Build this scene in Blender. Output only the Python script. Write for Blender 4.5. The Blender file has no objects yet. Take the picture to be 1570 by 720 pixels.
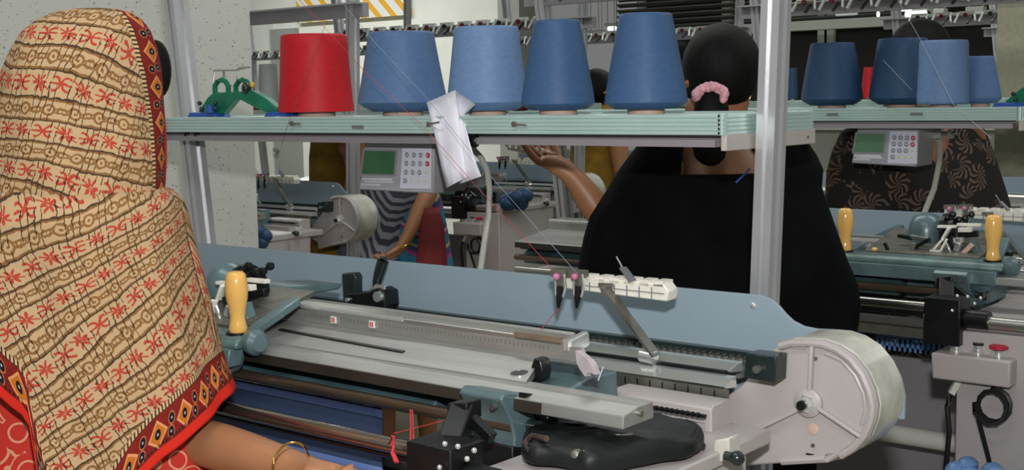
import bpy, bmesh, math, random
from mathutils import Vector, Matrix
random.seed(7)
sc = bpy.context.scene
C = sc.collection
# ---------------------------------------------------------------- camera
F = 1950.0; CX, CY = 785.0, 360.0; EYE = 1.45
_az = math.radians(50.5)
FW0 = Vector((-math.cos(_az), math.sin(_az), 0)); RT0 = Vector((math.sin(_az), math.cos(_az), 0))
_p = math.atan(210 / F); _r = -math.radians(1.0)
FW = FW0 * math.cos(_p) - Vector((0, 0, 1)) * math.sin(_p)
_up = FW0 * math.sin(_p) + Vector((0, 0, 1)) * math.cos(_p)
RT = RT0 * math.cos(_r) + _up * math.sin(_r)
UP = -RT0 * math.sin(_r) + _up * math.cos(_r)
EYEP = Vector((0, 0, EYE))
cd = bpy.data.cameras.new('camera'); cam = bpy.data.objects.new('camera', cd); C.objects.link(cam)
cd.sensor_fit = 'HORIZONTAL'; cd.sensor_width = 36; cd.lens = 36 * F / 1570
cd.clip_start = 0.05; cd.clip_end = 100
mw = Matrix((RT, UP, -FW)).transposed().to_4x4(); mw.translation = EYEP
cam.matrix_world = mw
sc.camera = cam
# ---------------------------------------------------------------- light and exposure
sc.view_settings.view_transform = 'Standard'; sc.view_settings.look = 'None'
sc.view_settings.gamma = 1.0; sc.view_settings.exposure = 0.18
try: sc.view_settings.use_curve_mapping = False
except Exception: pass
wd = bpy.data.worlds.new('world'); sc.world = wd; wd.use_nodes = True
wd.node_tree.nodes['Background'].inputs[0].default_value = (0.97, 0.98, 0.96, 1)
wd.node_tree.nodes['Background'].inputs[1].default_value = 0.16
def area(name, loc, target, sx, sy, power, col=(1, 1, 1)):
    l = bpy.data.lights.new(name, 'AREA'); l.shape = 'RECTANGLE'; l.size = sx; l.size_y = sy
    l.energy = power; l.color = col
    o = bpy.data.objects.new(name, l); C.objects.link(o); o.location = loc
    o.rotation_euler = (Vector(target) - Vector(loc)).to_track_quat('-Z', 'Y').to_euler()
    return o
# the photographer's flash, above the lens
area('camera_flash', EYEP + UP * 0.24 + RT * 0.03, EYEP + FW * 3, 0.07, 0.05, 28, (1.0, 0.99, 0.97))
# fluorescent rows on the ceiling; the last added to brighten the far wall
for i, (lx, ly, pw) in enumerate([(-1.4, 0.6, 18), (-2.6, 3.0, 20), (0.2, 3.4, 16), (-3.4, 6.2, 22), (-0.6, 6.4, 18), (-8.0, 6.4, 70)]):
    area('ceiling_tube_and_fill_light', (lx, ly, 3.0), (lx, ly, 0), 2.4, 0.3, pw, (0.98, 1.0, 0.95))

# ---------------------------------------------------------------- pixel -> place, used only to survey positions
def ray(x, y):
    return FW + RT * ((x - CX) / F) - UP * ((y - CY) / F)
def at(x, y, X=None, Y=None, H=None, D=None):
    d = ray(x, y)
    if X is not None: t = X / d.x
    elif Y is not None: t = Y / d.y
    elif H is not None: t = (H - EYE) / d.z
    else: t = D
    return EYEP + d * t
# ---------------------------------------------------------------- materials
def lin(c):
    if isinstance(c, str):
        c = tuple(int(c[i:i + 2], 16) / 255 for i in (1, 3, 5))
    return tuple((v / 12.92 if v <= 0.04045 else ((v + 0.055) / 1.055) ** 2.4) for v in c) + (1,)
class N:                                    # a tiny expression layer over math nodes
    nt = None
    def __init__(s, sock): s.s = sock
    def _o(s, op, *a):
        n = N.nt.nodes.new('ShaderNodeMath'); n.operation = op
        for i, v in enumerate((s,) + a):
            if isinstance(v, N): N.nt.links.new(v.s, n.inputs[i])
            else: n.inputs[i].default_value = v
        return N(n.outputs[0])
    def __add__(s, b): return s._o('ADD', b)
    def __sub__(s, b): return s._o('SUBTRACT', b)
    def __mul__(s, b): return s._o('MULTIPLY', b)
    def __truediv__(s, b): return s._o('DIVIDE', b)
    def __rsub__(s, b): return (s * -1) + b
    __radd__ = __add__; __rmul__ = __mul__
    def fr(s): return s._o('FRACT')
    def ab(s): return s._o('ABSOLUTE')
    def lt(s, b): return s._o('LESS_THAN', b)
    def gt(s, b): return s._o('GREATER_THAN', b)
    def mx(s, b): return s._o('MAXIMUM', b)
    def mn(s, b): return s._o('MINIMUM', b)
    def sin(s): return s._o('SINE')
    def cos(s): return s._o('COSINE')
    def sq(s): return s._o('SQRT')
    def fl(s): return s._o('FLOOR')
    def at2(s, b): return s._o('ARCTAN2', b)
    def near(s, c, w): return (s - c).ab().lt(w)
def hyp(a, b): return (a * a + b * b).sq()
MATS = {}
STRIPE_Z = 0.0
def newmat(name, rough=0.5, metal=0.0, spec=0.5):
    m = bpy.data.materials.new(name); m.use_nodes = True
    b = m.node_tree.nodes['Principled BSDF']
    b.inputs['Roughness'].default_value = rough; b.inputs['Metallic'].default_value = metal
    b.inputs['Specular IOR Level'].default_value = spec
    MATS[name] = m; N.nt = m.node_tree
    return m, m.node_tree, b
def coord(nt, kind='Object', scale=(1, 1, 1)):
    t = nt.nodes.new('ShaderNodeTexCoord'); mp = nt.nodes.new('ShaderNodeMapping')
    nt.links.new(t.outputs[kind], mp.inputs[0]); mp.inputs['Scale'].default_value = scale
    return mp.outputs[0]
def mat(name, col, rough=0.5, metal=0.0, var=0.06, vs=12, bump=0.0, bs=80, stretch=(1, 1, 1), spec=0.5, col2=None):
    m, nt, b = newmat(name, rough, metal, spec)
    co = coord(nt, 'Object', stretch)
    n = nt.nodes.new('ShaderNodeTexNoise'); nt.links.new(co, n.inputs['Vector'])
    n.inputs['Scale'].default_value = vs; n.inputs['Detail'].default_value = 5
    r = nt.nodes.new('ShaderNodeValToRGB'); nt.links.new(n.outputs['Fac'], r.inputs[0])
    c = lin(col)
    c2 = lin(col2) if col2 else tuple(min(1, v * (1 + 2 * var)) for v in c[:3]) + (1,)
    c1 = c if col2 else tuple(v * (1 - 2 * var) for v in c[:3]) + (1,)
    r.color_ramp.elements[0].color = c1; r.color_ramp.elements[0].position = 0.3
    r.color_ramp.elements[1].color = c2; r.color_ramp.elements[1].position = 0.7
    nt.links.new(r.outputs[0], b.inputs['Base Color'])
    if bump:
        n2 = nt.nodes.new('ShaderNodeTexNoise'); nt.links.new(co, n2.inputs['Vector'])
        n2.inputs['Scale'].default_value = bs; n2.inputs['Detail'].default_value = 3
        bp = nt.nodes.new('ShaderNodeBump'); bp.inputs['Strength'].default_value = bump
        bp.inputs['Distance'].default_value = 0.002
        nt.links.new(n2.outputs['Fac'], bp.inputs['Height']); nt.links.new(bp.outputs[0], b.inputs['Normal'])
    return m
def mixc(fac, a, b_):
    n = N.nt.nodes.new('ShaderNodeMix'); n.data_type = 'RGBA'
    ci = [i for i in n.inputs if i.type == 'RGBA']
    if isinstance(fac, N): N.nt.links.new(fac.s, n.inputs[0])
    for k, v in ((0, a), (1, b_)):
        if isinstance(v, (tuple, list)): ci[k].default_value = v
        else: N.nt.links.new(v, ci[k])
    return [o for o in n.outputs if o.type == 'RGBA'][0]
def noise(nt, co, scale, detail=2):
    n = nt.nodes.new('ShaderNodeTexNoise'); nt.links.new(co, n.inputs['Vector'])
    n.inputs['Scale'].default_value = scale; n.inputs['Detail'].default_value = detail
    return N(n.outputs['Fac'])
def sep(nt, v):
    s = nt.nodes.new('ShaderNodeSeparateXYZ'); nt.links.new(v, s.inputs[0])
    return N(s.outputs[0]), N(s.outputs[1]), N(s.outputs[2])
def setbump(nt, b, h, strength, dist=0.002):
    bp = nt.nodes.new('ShaderNodeBump'); bp.inputs['Strength'].default_value = strength
    bp.inputs['Distance'].default_value = dist
    nt.links.new(h.s, bp.inputs['Height']); nt.links.new(bp.outputs[0], b.inputs['Normal'])

mat('blue_sheet', '#8A9CA8', 0.42, 0.0, 0.03, 3, 0.05, 300)
mat('pinkgrey', '#ABA4A3', 0.42, 0, 0.03, 6, 0.08, 200)
mat('rim_plastic', '#C4C2B8', 0.22, 0, 0.10, 25)
mat('steel', '#B9B8B3', 0.30, 0.9, 0.08, 6, 0.05, 60, (1, 12, 12))
mat('polished', '#E2E4E2', 0.20, 0.75, 0.05, 6)
mat('bed_steel', '#A2A29F', 0.38, 0.6, 0.08, 5, 0.04, 60, (1, 10, 10))
mat('roller_metal', '#A5A29B', 0.18, 0.95, 0.12, 5, stretch=(1, 20, 20))
mat('dull_steel', '#7E7D75', 0.42, 0.7, 0.15, 20)
mat('rail_dark_reflection', '#35302B', 0.4, 0.3, 0.2, 8)  # dark floor mirrored in the steel rail, put into the colour
mat('brown_rod', '#6B5D50', 0.25, 0.7, 0.15, 8, stretch=(1, 20, 20))
mat('teal_cast', '#586D71', 0.30, 0.1, 0.14, 14, 0.25, 60)
mat('teal_dark', '#3C5559', 0.4, 0.1, 0.2, 10, 0.2, 60)
mat('teal_edge', '#5B7473', 0.35, 0.1, 0.14, 30, 0.25, 80)
mat('black_metal', '#17181A', 0.35, 0.3, 0.2, 20)
mat('black_plastic', '#222B2B', 0.22, 0.0, 0.1, 20)
mat('black_rubber', '#0D0E10', 0.5)
mat('alu', '#C2C3C6', 0.33, 0.55, 0.03, 8)
mat('alu_dark', '#82858C', 0.4, 0.5, 0.05, 8)
mat('shelf_green', '#B4CDC8', 0.32, 0.25, 0.03, 6)
mat('shelf_top', '#B9CBC6', 0.4, 0.1, 0.03, 6)
mat('lip_grey', '#9B959B', 0.4, 0.1, 0.04, 8)
mat('bracket_beige', '#B7B0AA', 0.45, 0.1, 0.03, 8)
mat('paper', '#E4E3EE', 0.6, 0, 0.03, 20, 0.4, 30)
mat('cardboard', '#C4A898', 0.7, 0, 0.05, 30)
mat('wood_handle', '#E9B764', 0.17, 0, 0.04, 4, stretch=(8, 8, 1), spec=0.6)
mat('cream_plastic', '#E6E2D6', 0.35, 0, 0.04, 40, 0.1, 60)
mat('green_plastic', '#0E6B4F', 0.3, 0, 0.15, 20)
mat('blue_plastic', '#2450A0', 0.35, 0, 0.1, 20)
mat('tray_blue', '#5E83B5', 0.4, 0, 0.08, 20)
mat('device_grey', '#A3A3AA', 0.3, 0, 0.03, 10)
mat('device_side', '#8F8C92', 0.45, 0, 0.03, 10)
mat('key_panel', '#D5D7E2', 0.2, 0, 0.02, 10)
mat('key_grey', '#8A8D9C', 0.35)
mat('key_red', '#B8203A', 0.35)
mat('key_yellow', '#C9C860', 0.4)
mat('lcd', '#35683F', 0.10, 0, 0.1, 14, spec=0.8)
mat('lcd_pale', '#5E8466', 0.12, 0, 0.05, 14, spec=0.6)
mat('print_grey', '#D9DBE2', 0.5)
mat('skin', '#A4714F', 0.45, 0, 0.05, 12, 0.1, 150)
mat('skin_dark', '#8A5A40', 0.5, 0, 0.05, 12)
mat('hair', '#080707', 0.65, 0, 0.3, 60, 0.6, 260, (1, 1, 0.15), spec=0.18)
mat('gold', '#D9B860', 0.2, 1.0)
mat('pink_cloth', '#E0A5B2', 0.8, 0, 0.12, 90, 0.6, 200)
mat('black_cloth', '#090A0C', 0.9, 0, 0.25, 9, 0.3, 120, spec=0.1)
mat('mustard', '#8F6A14', 0.8, 0, 0.2, 12, 0.3, 60)
mat('maroon', '#6A1218', 0.75, 0, 0.12, 8)
mat('white_wall', '#DCDDD6', 0.7, 0, 0.03, 3)
mat('grey_wall', '#9A9C97', 0.7, 0, 0.04, 3)
mat('door_grey', '#8B908B', 0.6, 0, 0.03, 3)
mat('beige_wall', '#A7A48E', 0.8, 0, 0.05, 60)
mat('frame_white', '#C9CFC8', 0.5, 0, 0.02, 5)
mat('dark_glass', '#1E1C16', 0.15, 0, 0.1, 2)
mat('louver', '#5D5D58', 0.5, 0, 0.05, 5)
mat('cabinet_grey', '#8E8A90', 0.5, 0, 0.03, 4, 0.1, 200)
mat('tube_white', '#D2D1CC', 0.35, 0, 0.02, 5)
mat('cable_grey', '#B4B3AB', 0.45, 0, 0.03, 10)
mat('bag_black', '#131817', 0.52, 0, 0.3, 8, 0.6, 40, spec=0.35)
mat('scrap', '#A39A9C', 0.6, 0, 0.15, 30)
mat('slot_brown', '#7B6A5A', 0.5, 0.2, 0.1, 30)
mat('pink_bead', '#C5769C', 0.3)
mat('red_cloth_plain', '#C53224', 0.75, 0, 0.1, 12)
mat('brown_cloth', '#4A3830', 0.85, 0, 0.4, 20, 0.5, 60)
mat('red_thread', '#C2323B', 0.7)
mat('blue_thread', '#8593AC', 0.7)
mat('pale_thread', '#B9BCC0', 0.7)
mat('screw', '#8E8378', 0.3, 0.8)
mat('white_mark', '#E3E3E0', 0.6)
mat('red_mark', '#C43A34', 0.6)
mat('yellow_plastic', '#D8A92A', 0.4)
# emissive tubes imitating reflections in the far window glass
m, nt, b = newmat('reflection_glow'); b.inputs['Emission Color'].default_value = (0.93, 1, 0.96, 1); b.inputs['Emission Strength'].default_value = 1.1
m, nt, b = newmat('reflection_dim'); b.inputs['Emission Color'].default_value = (0.8, 0.9, 0.85, 1); b.inputs['Emission Strength'].default_value = 0.25
b.inputs['Base Color'].default_value = (.3, .3, .3, 1)
# speckled pillar
m, nt, b = newmat('speckled', 0.75)
co = coord(nt)
v = nt.nodes.new('ShaderNodeTexVoronoi'); nt.links.new(co, v.inputs['Vector']); v.inputs['Scale'].default_value = 110
nz = noise(nt, co, 30, 3)
spk = (N(v.outputs['Distance']).lt(0.22)) * (nz.gt(0.52))
v2 = nt.nodes.new('ShaderNodeTexVoronoi'); nt.links.new(co, v2.inputs['Vector']); v2.inputs['Scale'].default_value = 48
spk2 = N(v2.outputs['Distance']).lt(0.13)
colx = mixc(spk * 0.55, lin('#C9CAC3'), lin('#6F6E68')); colx = mixc(spk2 * 0.7, colx, lin('#55544F'))
nt.links.new(colx, b.inputs['Base Color'])
setbump(nt, b, noise(nt, co, 120, 3), 0.25)
# floor tiles
m, nt, b = newmat('floor_tile', 0.35)
co = coord(nt)
x, y, z = sep(nt, co)
g = ((x / 0.4).fr().lt(0.015)).mx((y / 0.4).fr().lt(0.015))
base = mixc(noise(nt, co, 8, 5), lin('#9C9A80'), lin('#B2B096'))
nt.links.new(mixc(g * 0.6, base, lin('#6D6B5C')), b.inputs['Base Color'])
# yarn
def yarn(name, c1, c2):
    m, nt, b = newmat(name, 0.55, 0, 0.35)
    t = nt.nodes.new('ShaderNodeTexCoord'); uv = t.outputs['UV']
    u, v, w = sep(nt, uv)
    cd_ = nt.nodes.new('ShaderNodeCombineXYZ')
    nt.links.new((u * 3).s, cd_.inputs[0]); nt.links.new((v * 70).s, cd_.inputs[1])
    n1 = noise(nt, cd_.outputs[0], 1.6, 3)
    l1 = ((u * 9 + v * 1500).sin() + (u * -14 + v * 1350).sin()) * 0.25 + 0.5
    f = n1 * 0.8 + l1 * 0.2
    nt.links.new(mixc(f, lin(c1), lin(c2)), b.inputs['Base Color'])
    setbump(nt, b, l1 * 0.5 + n1 * 0.6, 0.35, 0.001)
yarn('yarn_red', '#A50E18', '#C81A28')
yarn('yarn_blue', '#44618A', '#5B779E')
yarn('yarn_pale', '#5876A0', '#7490B6')
yarn('yarn_deep', '#2E4C70', '#40608A')
yarn('yarn_navy', '#1F3B5A', '#2D4D70')
yarn('yarn_grey', '#8F9290', '#A5A8A6')
# striped knitted fabric
m, nt, b = newmat('knit_stripes', 0.85)
co = nt.nodes.new('ShaderNodeNewGeometry').outputs['Position']; x, y, z = sep(nt, co)
st = ((z + y * 0.45 - 1.585) / 0.098).fr().gt(0.79)
kn = ((x * 900).sin() + (z * 700).sin()) * 0.25 + 0.5
c = mixc(st, lin('#172A48'), lin('#50659A'))
nt.links.new(mixc(kn * 0.05, c, lin('#7088B4')), b.inputs['Base Color']); setbump(nt, b, kn, 0.3, 0.001)
# hazard stripes
m, nt, b = newmat('hazard', 0.5)
co = coord(nt); x, y, z = sep(nt, co)
st = ((x + z * 1.05) / 0.18).fr().lt(0.42)
nt.links.new(mixc(st, lin('#D9DAD6'), lin('#D9A21A')), b.inputs['Base Color'])
# striped dress (far woman)
m, nt, b = newmat('grey_stripe_cloth', 0.85)
co = coord(nt); x, y, z = sep(nt, co)
st = ((x * 0.8 - y * 0.5 + z * 0.35) / 0.016 + noise(nt, co, 3) * 0.15).fr().lt(0.5)
nt.links.new(mixc(st, lin('#8B8A93'), lin('#3B3D4C')), b.inputs['Base Color'])
m, nt, b = newmat('bright_stripe_cloth', 0.85)
co = coord(nt); x, y, z = sep(nt, co)
q = (x * 0.75 - y * 0.45 + z * 0.75) / 0.11 + noise(nt, co, 4) * 0.5
r = nt.nodes.new('ShaderNodeValToRGB'); nt.links.new(q.fr().s, r.inputs[0]); r.color_ramp.interpolation = 'CONSTANT'
cr = r.color_ramp; cr.elements[0].color = lin('#256E92'); cr.elements[1].color = lin('#9A3A6E'); cr.elements[1].position = 0.28
for p_, c_ in ((0.36, '#3C4470'), (0.5, '#B0A66A'), (0.56, '#1F7088'), (0.75, '#7A2F63'), (0.83, '#8C97A8'), (0.9, '#2A3F6A')):
    e = cr.elements.new(p_); e.color = lin(c_)
nt.links.new(r.outputs[0], b.inputs['Base Color'])
# black cloth printed with brown leaves
m, nt, b = newmat('leaf_print_cloth', 0.85)
co = coord(nt)
v = nt.nodes.new('ShaderNodeTexVoronoi'); nt.links.new(co, v.inputs['Vector']); v.inputs['Scale'].default_value = 15
vs_ = nt.nodes.new('ShaderNodeVectorMath'); vs_.operation = 'SUBTRACT'
nt.links.new(co, vs_.inputs[0]); nt.links.new(v.outputs['Position'], vs_.inputs[1])
sx, sy, sz = sep(nt, vs_.outputs[0])
ang = sz.at2(sx + sy * 0.7)
leaf = ((ang * 9 + noise(nt, co, 25) * 5 + N(v.outputs['Distance']) * 18).sin().gt(0.25)) * (N(v.outputs['Distance']).lt(0.55)) * noise(nt, co, 12).gt(0.45)
nt.links.new(mixc(leaf * 0.85, lin('#110D0C'), lin('#6E5648')), b.inputs['Base Color'])
# red dress with pale swirls
m, nt, b = newmat('swirl_cloth', 0.8)
co = coord(nt)
v = nt.nodes.new('ShaderNodeTexVoronoi'); nt.links.new(co, v.inputs['Vector']); v.inputs['Scale'].default_value = 26
d_ = N(v.outputs['Distance'])
sw = ((d_ * 22 + noise(nt, co, 14) * 9).sin().gt(0.82))
nt.links.new(mixc(sw * 0.8, lin('#BE2A1E'), lin('#E0A07C')), b.inputs['Base Color'])
# printed shawl.  UV = (metres along the band, metres across the bands); attribute 'edge' = metres from the red border's rim
m, nt, b = newmat('shawl_print', 0.85, 0, 0.2)
t = nt.nodes.new('ShaderNodeTexCoord'); uv = t.outputs['UV']
co = coord(nt)
U, V, _ = sep(nt, uv)
at_ = nt.nodes.new('ShaderNodeAttribute'); at_.attribute_name = 'edge'; E_ = N(at_.outputs['Fac'])
al_ = nt.nodes.new('ShaderNodeAttribute'); al_.attribute_name = 'along'; A_ = N(al_.outputs['Fac'])
wob = (noise(nt, co, 16, 2) - 0.5) * 0.013
fine = (noise(nt, co, 110, 2) - 0.5) * 0.0055
V2 = V + wob + fine; U2 = U + wob + fine
P = 0.062
tt = (V2 / P).fr()                                  # 0..1 across one repeat
ya = (tt - 0.25) * P                                # centred on red row
yb = (tt - 0.75) * P                                # centred on ochre row
row = (V2 / P).fl()
c1 = 0.030
ua = ((U2 + row * 0.013) / c1).fr() * c1 - c1 / 2
ca = ((U2 + row * 0.013) / c1).fl()
alt = (ca * 0.5).fr().gt(0.25)
# glyph A: two back-to-back arcs with a bar; glyph B: petal star
rA = hyp(ua + 0.009, ya); arcA = rA.near(0.0078, 0.0016) * (ua + 0.0085).gt(-0.003)
rB = hyp(ua - 0.010, ya); arcB = rB.near(0.0078, 0.0016) * (ua - 0.0095).lt(0.003)
bar = ya.near(0, 0.0013) * ua.ab().lt(0.0145)
ctr = hyp(ua - 0.0005, ya).lt(0.0022)
glA = arcA.mx(arcB).mx(bar).mx(ctr)
rs = hyp(ua, ya); th = ya.at2(ua)
star = rs.lt((th * 6).cos() * 0.004 + 0.0072) * rs.gt(0.002)
stem = (ya - ua * 0.5).ab().lt(0.0010) * ua.ab().lt(0.015)
glB = star.mx(stem)
red = (glA * (1 - alt) + glB * alt) * ya.ab().lt(0.0115)
# ochre chain
c2 = 0.034
ub = ((U2 + row * 0.021) / c2).fr() * c2 - c2 / 2
rr = hyp(ub, yb)
ring = rr.near(0.0070, 0.0016).mx(rr.lt(0.002))
link = (yb.ab() - 0.0028).ab().lt(0.0011) * ub.ab().gt(0.008)
small = hyp(ub.ab() - 0.0145, yb).near(0.0036, 0.0014)
ochre = ring.mx(link).mx(small).mx((tt - 0.75).ab().near(0.215, 0.024))
# black lines and bundles of ticks
line = (tt - 0.5).ab().lt(0.018).mx(tt.lt(0.018)).mx(tt.gt(0.985))
c3 = 0.0088
tu = ((U2 + V2 * 0.12) / c3).fr(); tk = ((U2 + row * 0.017) / 0.046).fr()
tick = tu.near(0.5, 0.075) * tk.lt(0.66) * ((tt - 0.50).ab().lt(0.27).mx(tt.lt(0.17)).mx(tt.gt(0.82)))
knob = hyp((tu - 0.5) * c3, (tt - 0.33) * P).lt(0.0015) * tk.lt(0.62)
blk = line.mx(tick).mx(knob)
ground = mixc(noise(nt, co, 10, 4), lin('#AC8E69'), lin('#BD9F7A'))
c = mixc(ochre * 0.85, ground, lin('#744A1B')); c = mixc(red * 0.9, c, lin('#A9291F')); c = mixc(blk * 0.92, c, lin('#2A1E16'))
# border
e0 = E_
ab_ = 0.050
ax = ((A_) / ab_).fr() * ab_ - ab_ / 2
ey = e0 - 0.0255
dia = (ax.ab() * 0.8 + ey.ab())
d_in = dia.lt(0.0105); d_out = dia.lt(0.0135)
dot = hyp(ax, ey)
ax2 = (A_ / ab_ + 0.5).fr() * ab_ - ab_ / 2
dots2 = hyp(ax2, ey - 0.006).mn(hyp(ax2 + 0.003, ey + 0.006))
bc = mixc(noise(nt, co, 60, 2), lin('#5E1412'), lin('#8E221A'))
bc = mixc(d_out * 1.0, bc, lin('#D08C5A')); bc = mixc(d_in * 1.0, bc, lin('#B5651E'))
bc = mixc(dot.lt(0.0048) * 1.0, bc, lin('#12141C')); bc = mixc(dot.lt(0.0014) * 1.0, bc, lin('#A8A5A0'))
bc = mixc(dots2.lt(0.0062) * 1.0, bc, lin('#A8603A')); bc = mixc(dots2.lt(0.0048) * 1.0, bc, lin('#12141C')); bc = mixc(dots2.lt(0.0013) * 1.0, bc, lin('#A8A5A0'))
zig = (A_ / 0.006).fr().near(0.5, 0.28) * e0.gt(0.0435)
bc = mixc(e0.gt(0.0425), bc, lin('#3A2A1E')); bc = mixc(zig, bc, lin('#C8A57A'))
dsh = (A_ / 0.006).fr().lt(0.6) * e0.near(0.0145, 0.0016)
bc = mixc(dsh * 0.8, bc, lin('#20140F'))
bc = mixc(e0.lt(0.0115), bc, lin('#C8281A'))
isb = e0.lt(0.049)
nt.links.new(mixc(isb, c, bc), b.inputs['Base Color'])
setbump(nt, b, noise(nt, co, 60, 4), 0.25, 0.003)

# ---------------------------------------------------------------- mesh building
CUR = [Vector((0, 0, 0))]
class MB:
    def __init__(s): s.v = []; s.f = []; s.uv = None; s.attr = {}
    def add(s, vs, fs):
        o = len(s.v); s.v += [Vector(p) for p in vs]; s.f += [tuple(i + o for i in f) for f in fs]; return s
    def box(s, x0, x1, y0, y1, z0, z1):
        vs = [(x, y, z) for x in (x0, x1) for y in (y0, y1) for z in (z0, z1)]
        return s.add(vs, [(0, 1, 3, 2), (4, 6, 7, 5), (0, 4, 5, 1), (2, 3, 7, 6), (0, 2, 6, 4), (1, 5, 7, 3)])
    def obox(s, c, ax, ay, az):
        c, ax, ay, az = map(Vector, (c, ax, ay, az))
        vs = [c + i * ax + j * ay + k * az for i in (-1, 1) for j in (-1, 1) for k in (-1, 1)]
        return s.add(vs, [(0, 1, 3, 2), (4, 6, 7, 5), (0, 4, 5, 1), (2, 3, 7, 6), (0, 2, 6, 4), (1, 5, 7, 3)])
    def bar(s, a, b_, w, h, up=(0, 0, 1)):
        a, b_ = Vector(a), Vector(b_); d = (b_ - a); m_ = (a + b_) / 2
        side = d.cross(Vector(up)).normalized(); u = side.cross(d).normalized()
        return s.obox(m_, d / 2, side * w / 2, u * h / 2)
    def prism(s, pts, vec):
        pts = [Vector(p) for p in pts]; vec = Vector(vec); n = len(pts)
        fs = [tuple(range(n)), tuple(range(2 * n - 1, n - 1, -1))]
        fs += [(i, i + n, (i + 1) % n + n, (i + 1) % n) for i in range(n)]
        return s.add(pts + [p + vec for p in pts], fs)
    def px(s, prof, x0, x1):                # (y,z) profile run along x
        return s.prism([(x0, y, z) for y, z in prof], (x1 - x0, 0, 0))
    def rings(s, rs, cap=True, closed=True):
        n = len(rs[0]); o = len(s.v)
        for r in rs: s.v += [Vector(p) for p in r]
        for i in range(len(rs) - 1):
            for j in range(n if closed else n - 1):
                k = (j + 1) % n
                s.f.append((o + i * n + j, o + i * n + k, o + (i + 1) * n + k, o + (i + 1) * n + j))
        if cap and closed:
            s.f.append(tuple(o + j for j in reversed(range(n)))); s.f.append(tuple(o + (len(rs) - 1) * n + j for j in range(n)))
        return s
    def tube(s, pts, r, n=8, cap=True):
        pts = [Vector(p) for p in pts]; rs = []
        rad = r if isinstance(r, (list, tuple)) else [r] * len(pts)
        ref = Vector((0, 0, 1))
        for i, p in enumerate(pts):
            d = (pts[min(i + 1, len(pts) - 1)] - pts[max(i - 1, 0)]).normalized()
            if abs(d.dot(ref)) > 0.95: ref = Vector((1, 0, 0)) if abs(d.x) < 0.9 else Vector((0, 1, 0))
            a = d.cross(ref).normalized(); b_ = a.cross(d).normalized()
            rs.append([p + (a * math.cos(2 * math.pi * k / n) + b_ * math.sin(2 * math.pi * k / n)) * rad[i] for k in range(n)])
        return s.rings(rs, cap)
    def cyl(s, a, b_, r, n=14, r2=None): return s.tube([a, b_], [r, r if r2 is None else r2], n)
    def lathe(s, c, prof, n=32, ax=(0, 0, 1)):
        c = Vector(c); ax = Vector(ax).normalized()
        a = ax.orthogonal().normalized(); b_ = ax.cross(a)
        return s.rings([[c + ax * z + (a * math.cos(2 * math.pi * k / n) + b_ * math.sin(2 * math.pi * k / n)) * max(r, 1e-4) for k in range(n)] for r, z in prof])
    def ball(s, c, rx, ry=None, rz=None, n=16, m=10):
        ry = rx if ry is None else ry; rz = rx if rz is None else rz; c = Vector(c)
        rs = []
        for i in range(m + 1):
            t = math.pi * (i + 0.02) / (m + 0.04); zz = math.cos(t); q = math.sin(t)
            rs.append([c + Vector((rx * q * math.cos(2 * math.pi * k / n), ry * q * math.sin(2 * math.pi * k / n), rz * zz)) for k in range(n)])
        return s.rings(rs)
    def build(s, name, m_, parent=None, bev=0, smooth=True, sub=0, ang=35, kind=None):
        me = bpy.data.meshes.new(name)
        org = CUR[0] if parent is not None else Vector((0, 0, 0))
        me.from_pydata([tuple(p - org) for p in s.v], [], s.f)
        me.materials.append(MATS[m_] if isinstance(m_, str) else m_)
        bm = bmesh.new(); bm.from_mesh(me); bmesh.ops.recalc_face_normals(bm, faces=bm.faces); bm.to_mesh(me); bm.free()
        if smooth:
            me.polygons.foreach_set('use_smooth', [True] * len(me.polygons)); me.set_sharp_from_angle(angle=math.radians(ang))
        o = bpy.data.objects.new(name, me); C.objects.link(o)
        if parent is not None: o.parent = parent
        if bev:
            b_ = o.modifiers.new('bevel', 'BEVEL'); b_.width = bev; b_.segments = 2; b_.limit_method = 'ANGLE'; b_.angle_limit = math.radians(40)
        if sub:
            q = o.modifiers.new('sub', 'SUBSURF'); q.levels = sub; q.render_levels = sub
        if kind: o['kind'] = kind
        return o
def tag(o, label, cat, group=None):
    o['label'] = label; o['category'] = cat
    if group: o['group'] = group
    return o
def thing(name, label, cat, loc, group=None):
    o = bpy.data.objects.new(name, None); C.objects.link(o); o.location = loc; o.empty_display_size = 0.1
    CUR[0] = Vector(loc); return tag(o, label, cat, group)
def single(name, mb, m_, label, cat, group=None, **k):       # a thing that is one mesh, origin at its base centre
    lo = Vector((sum(p.x for p in mb.v) / len(mb.v), sum(p.y for p in mb.v) / len(mb.v), min(p.z for p in mb.v)))
    mb.v = [p - lo for p in mb.v]
    o = mb.build(name, m_, None, **k); o.location = lo
    return tag(o, label, cat, group)
def struct(name, mb, m_, parent=None, **k):
    o = mb.build(name, m_, parent, **k)
    if parent is None: o['kind'] = 'structure'
    return o
def copy_tree(o, parent=None):
    c = o.copy(); C.objects.link(c)
    if parent is not None: c.parent = parent
    for ch in list(o.children): copy_tree(ch, c)
    return c
def clone(o, off, label, group=None):
    c = copy_tree(o); c.location = Vector(o.location) + Vector(off); c['label'] = label
    if group: c['group'] = group
    elif 'group' in c.keys(): del c['group']
    return c
def arcpts(fn, a0, a1, n): return [fn(math.radians(a0 + (a1 - a0) * i / n)) for i in range(n + 1)]
# ================================================================ the setting
struct('floor', MB().box(-14, 3, -1.5, 13, -0.05, 0), 'floor_tile', smooth=False)
struct('trim_1', MB().box(-3.75, -3.2, 1.2, 2.608, 0, 3.4), 'speckled', smooth=False, bev=0.004)          # speckled pillar
pl = struct('trim_2', MB().box(-2.7, -1.692, 5.0, 5.5, 0, 3.4), 'beige_wall', smooth=False)
pl.location.x = 1.008
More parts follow.
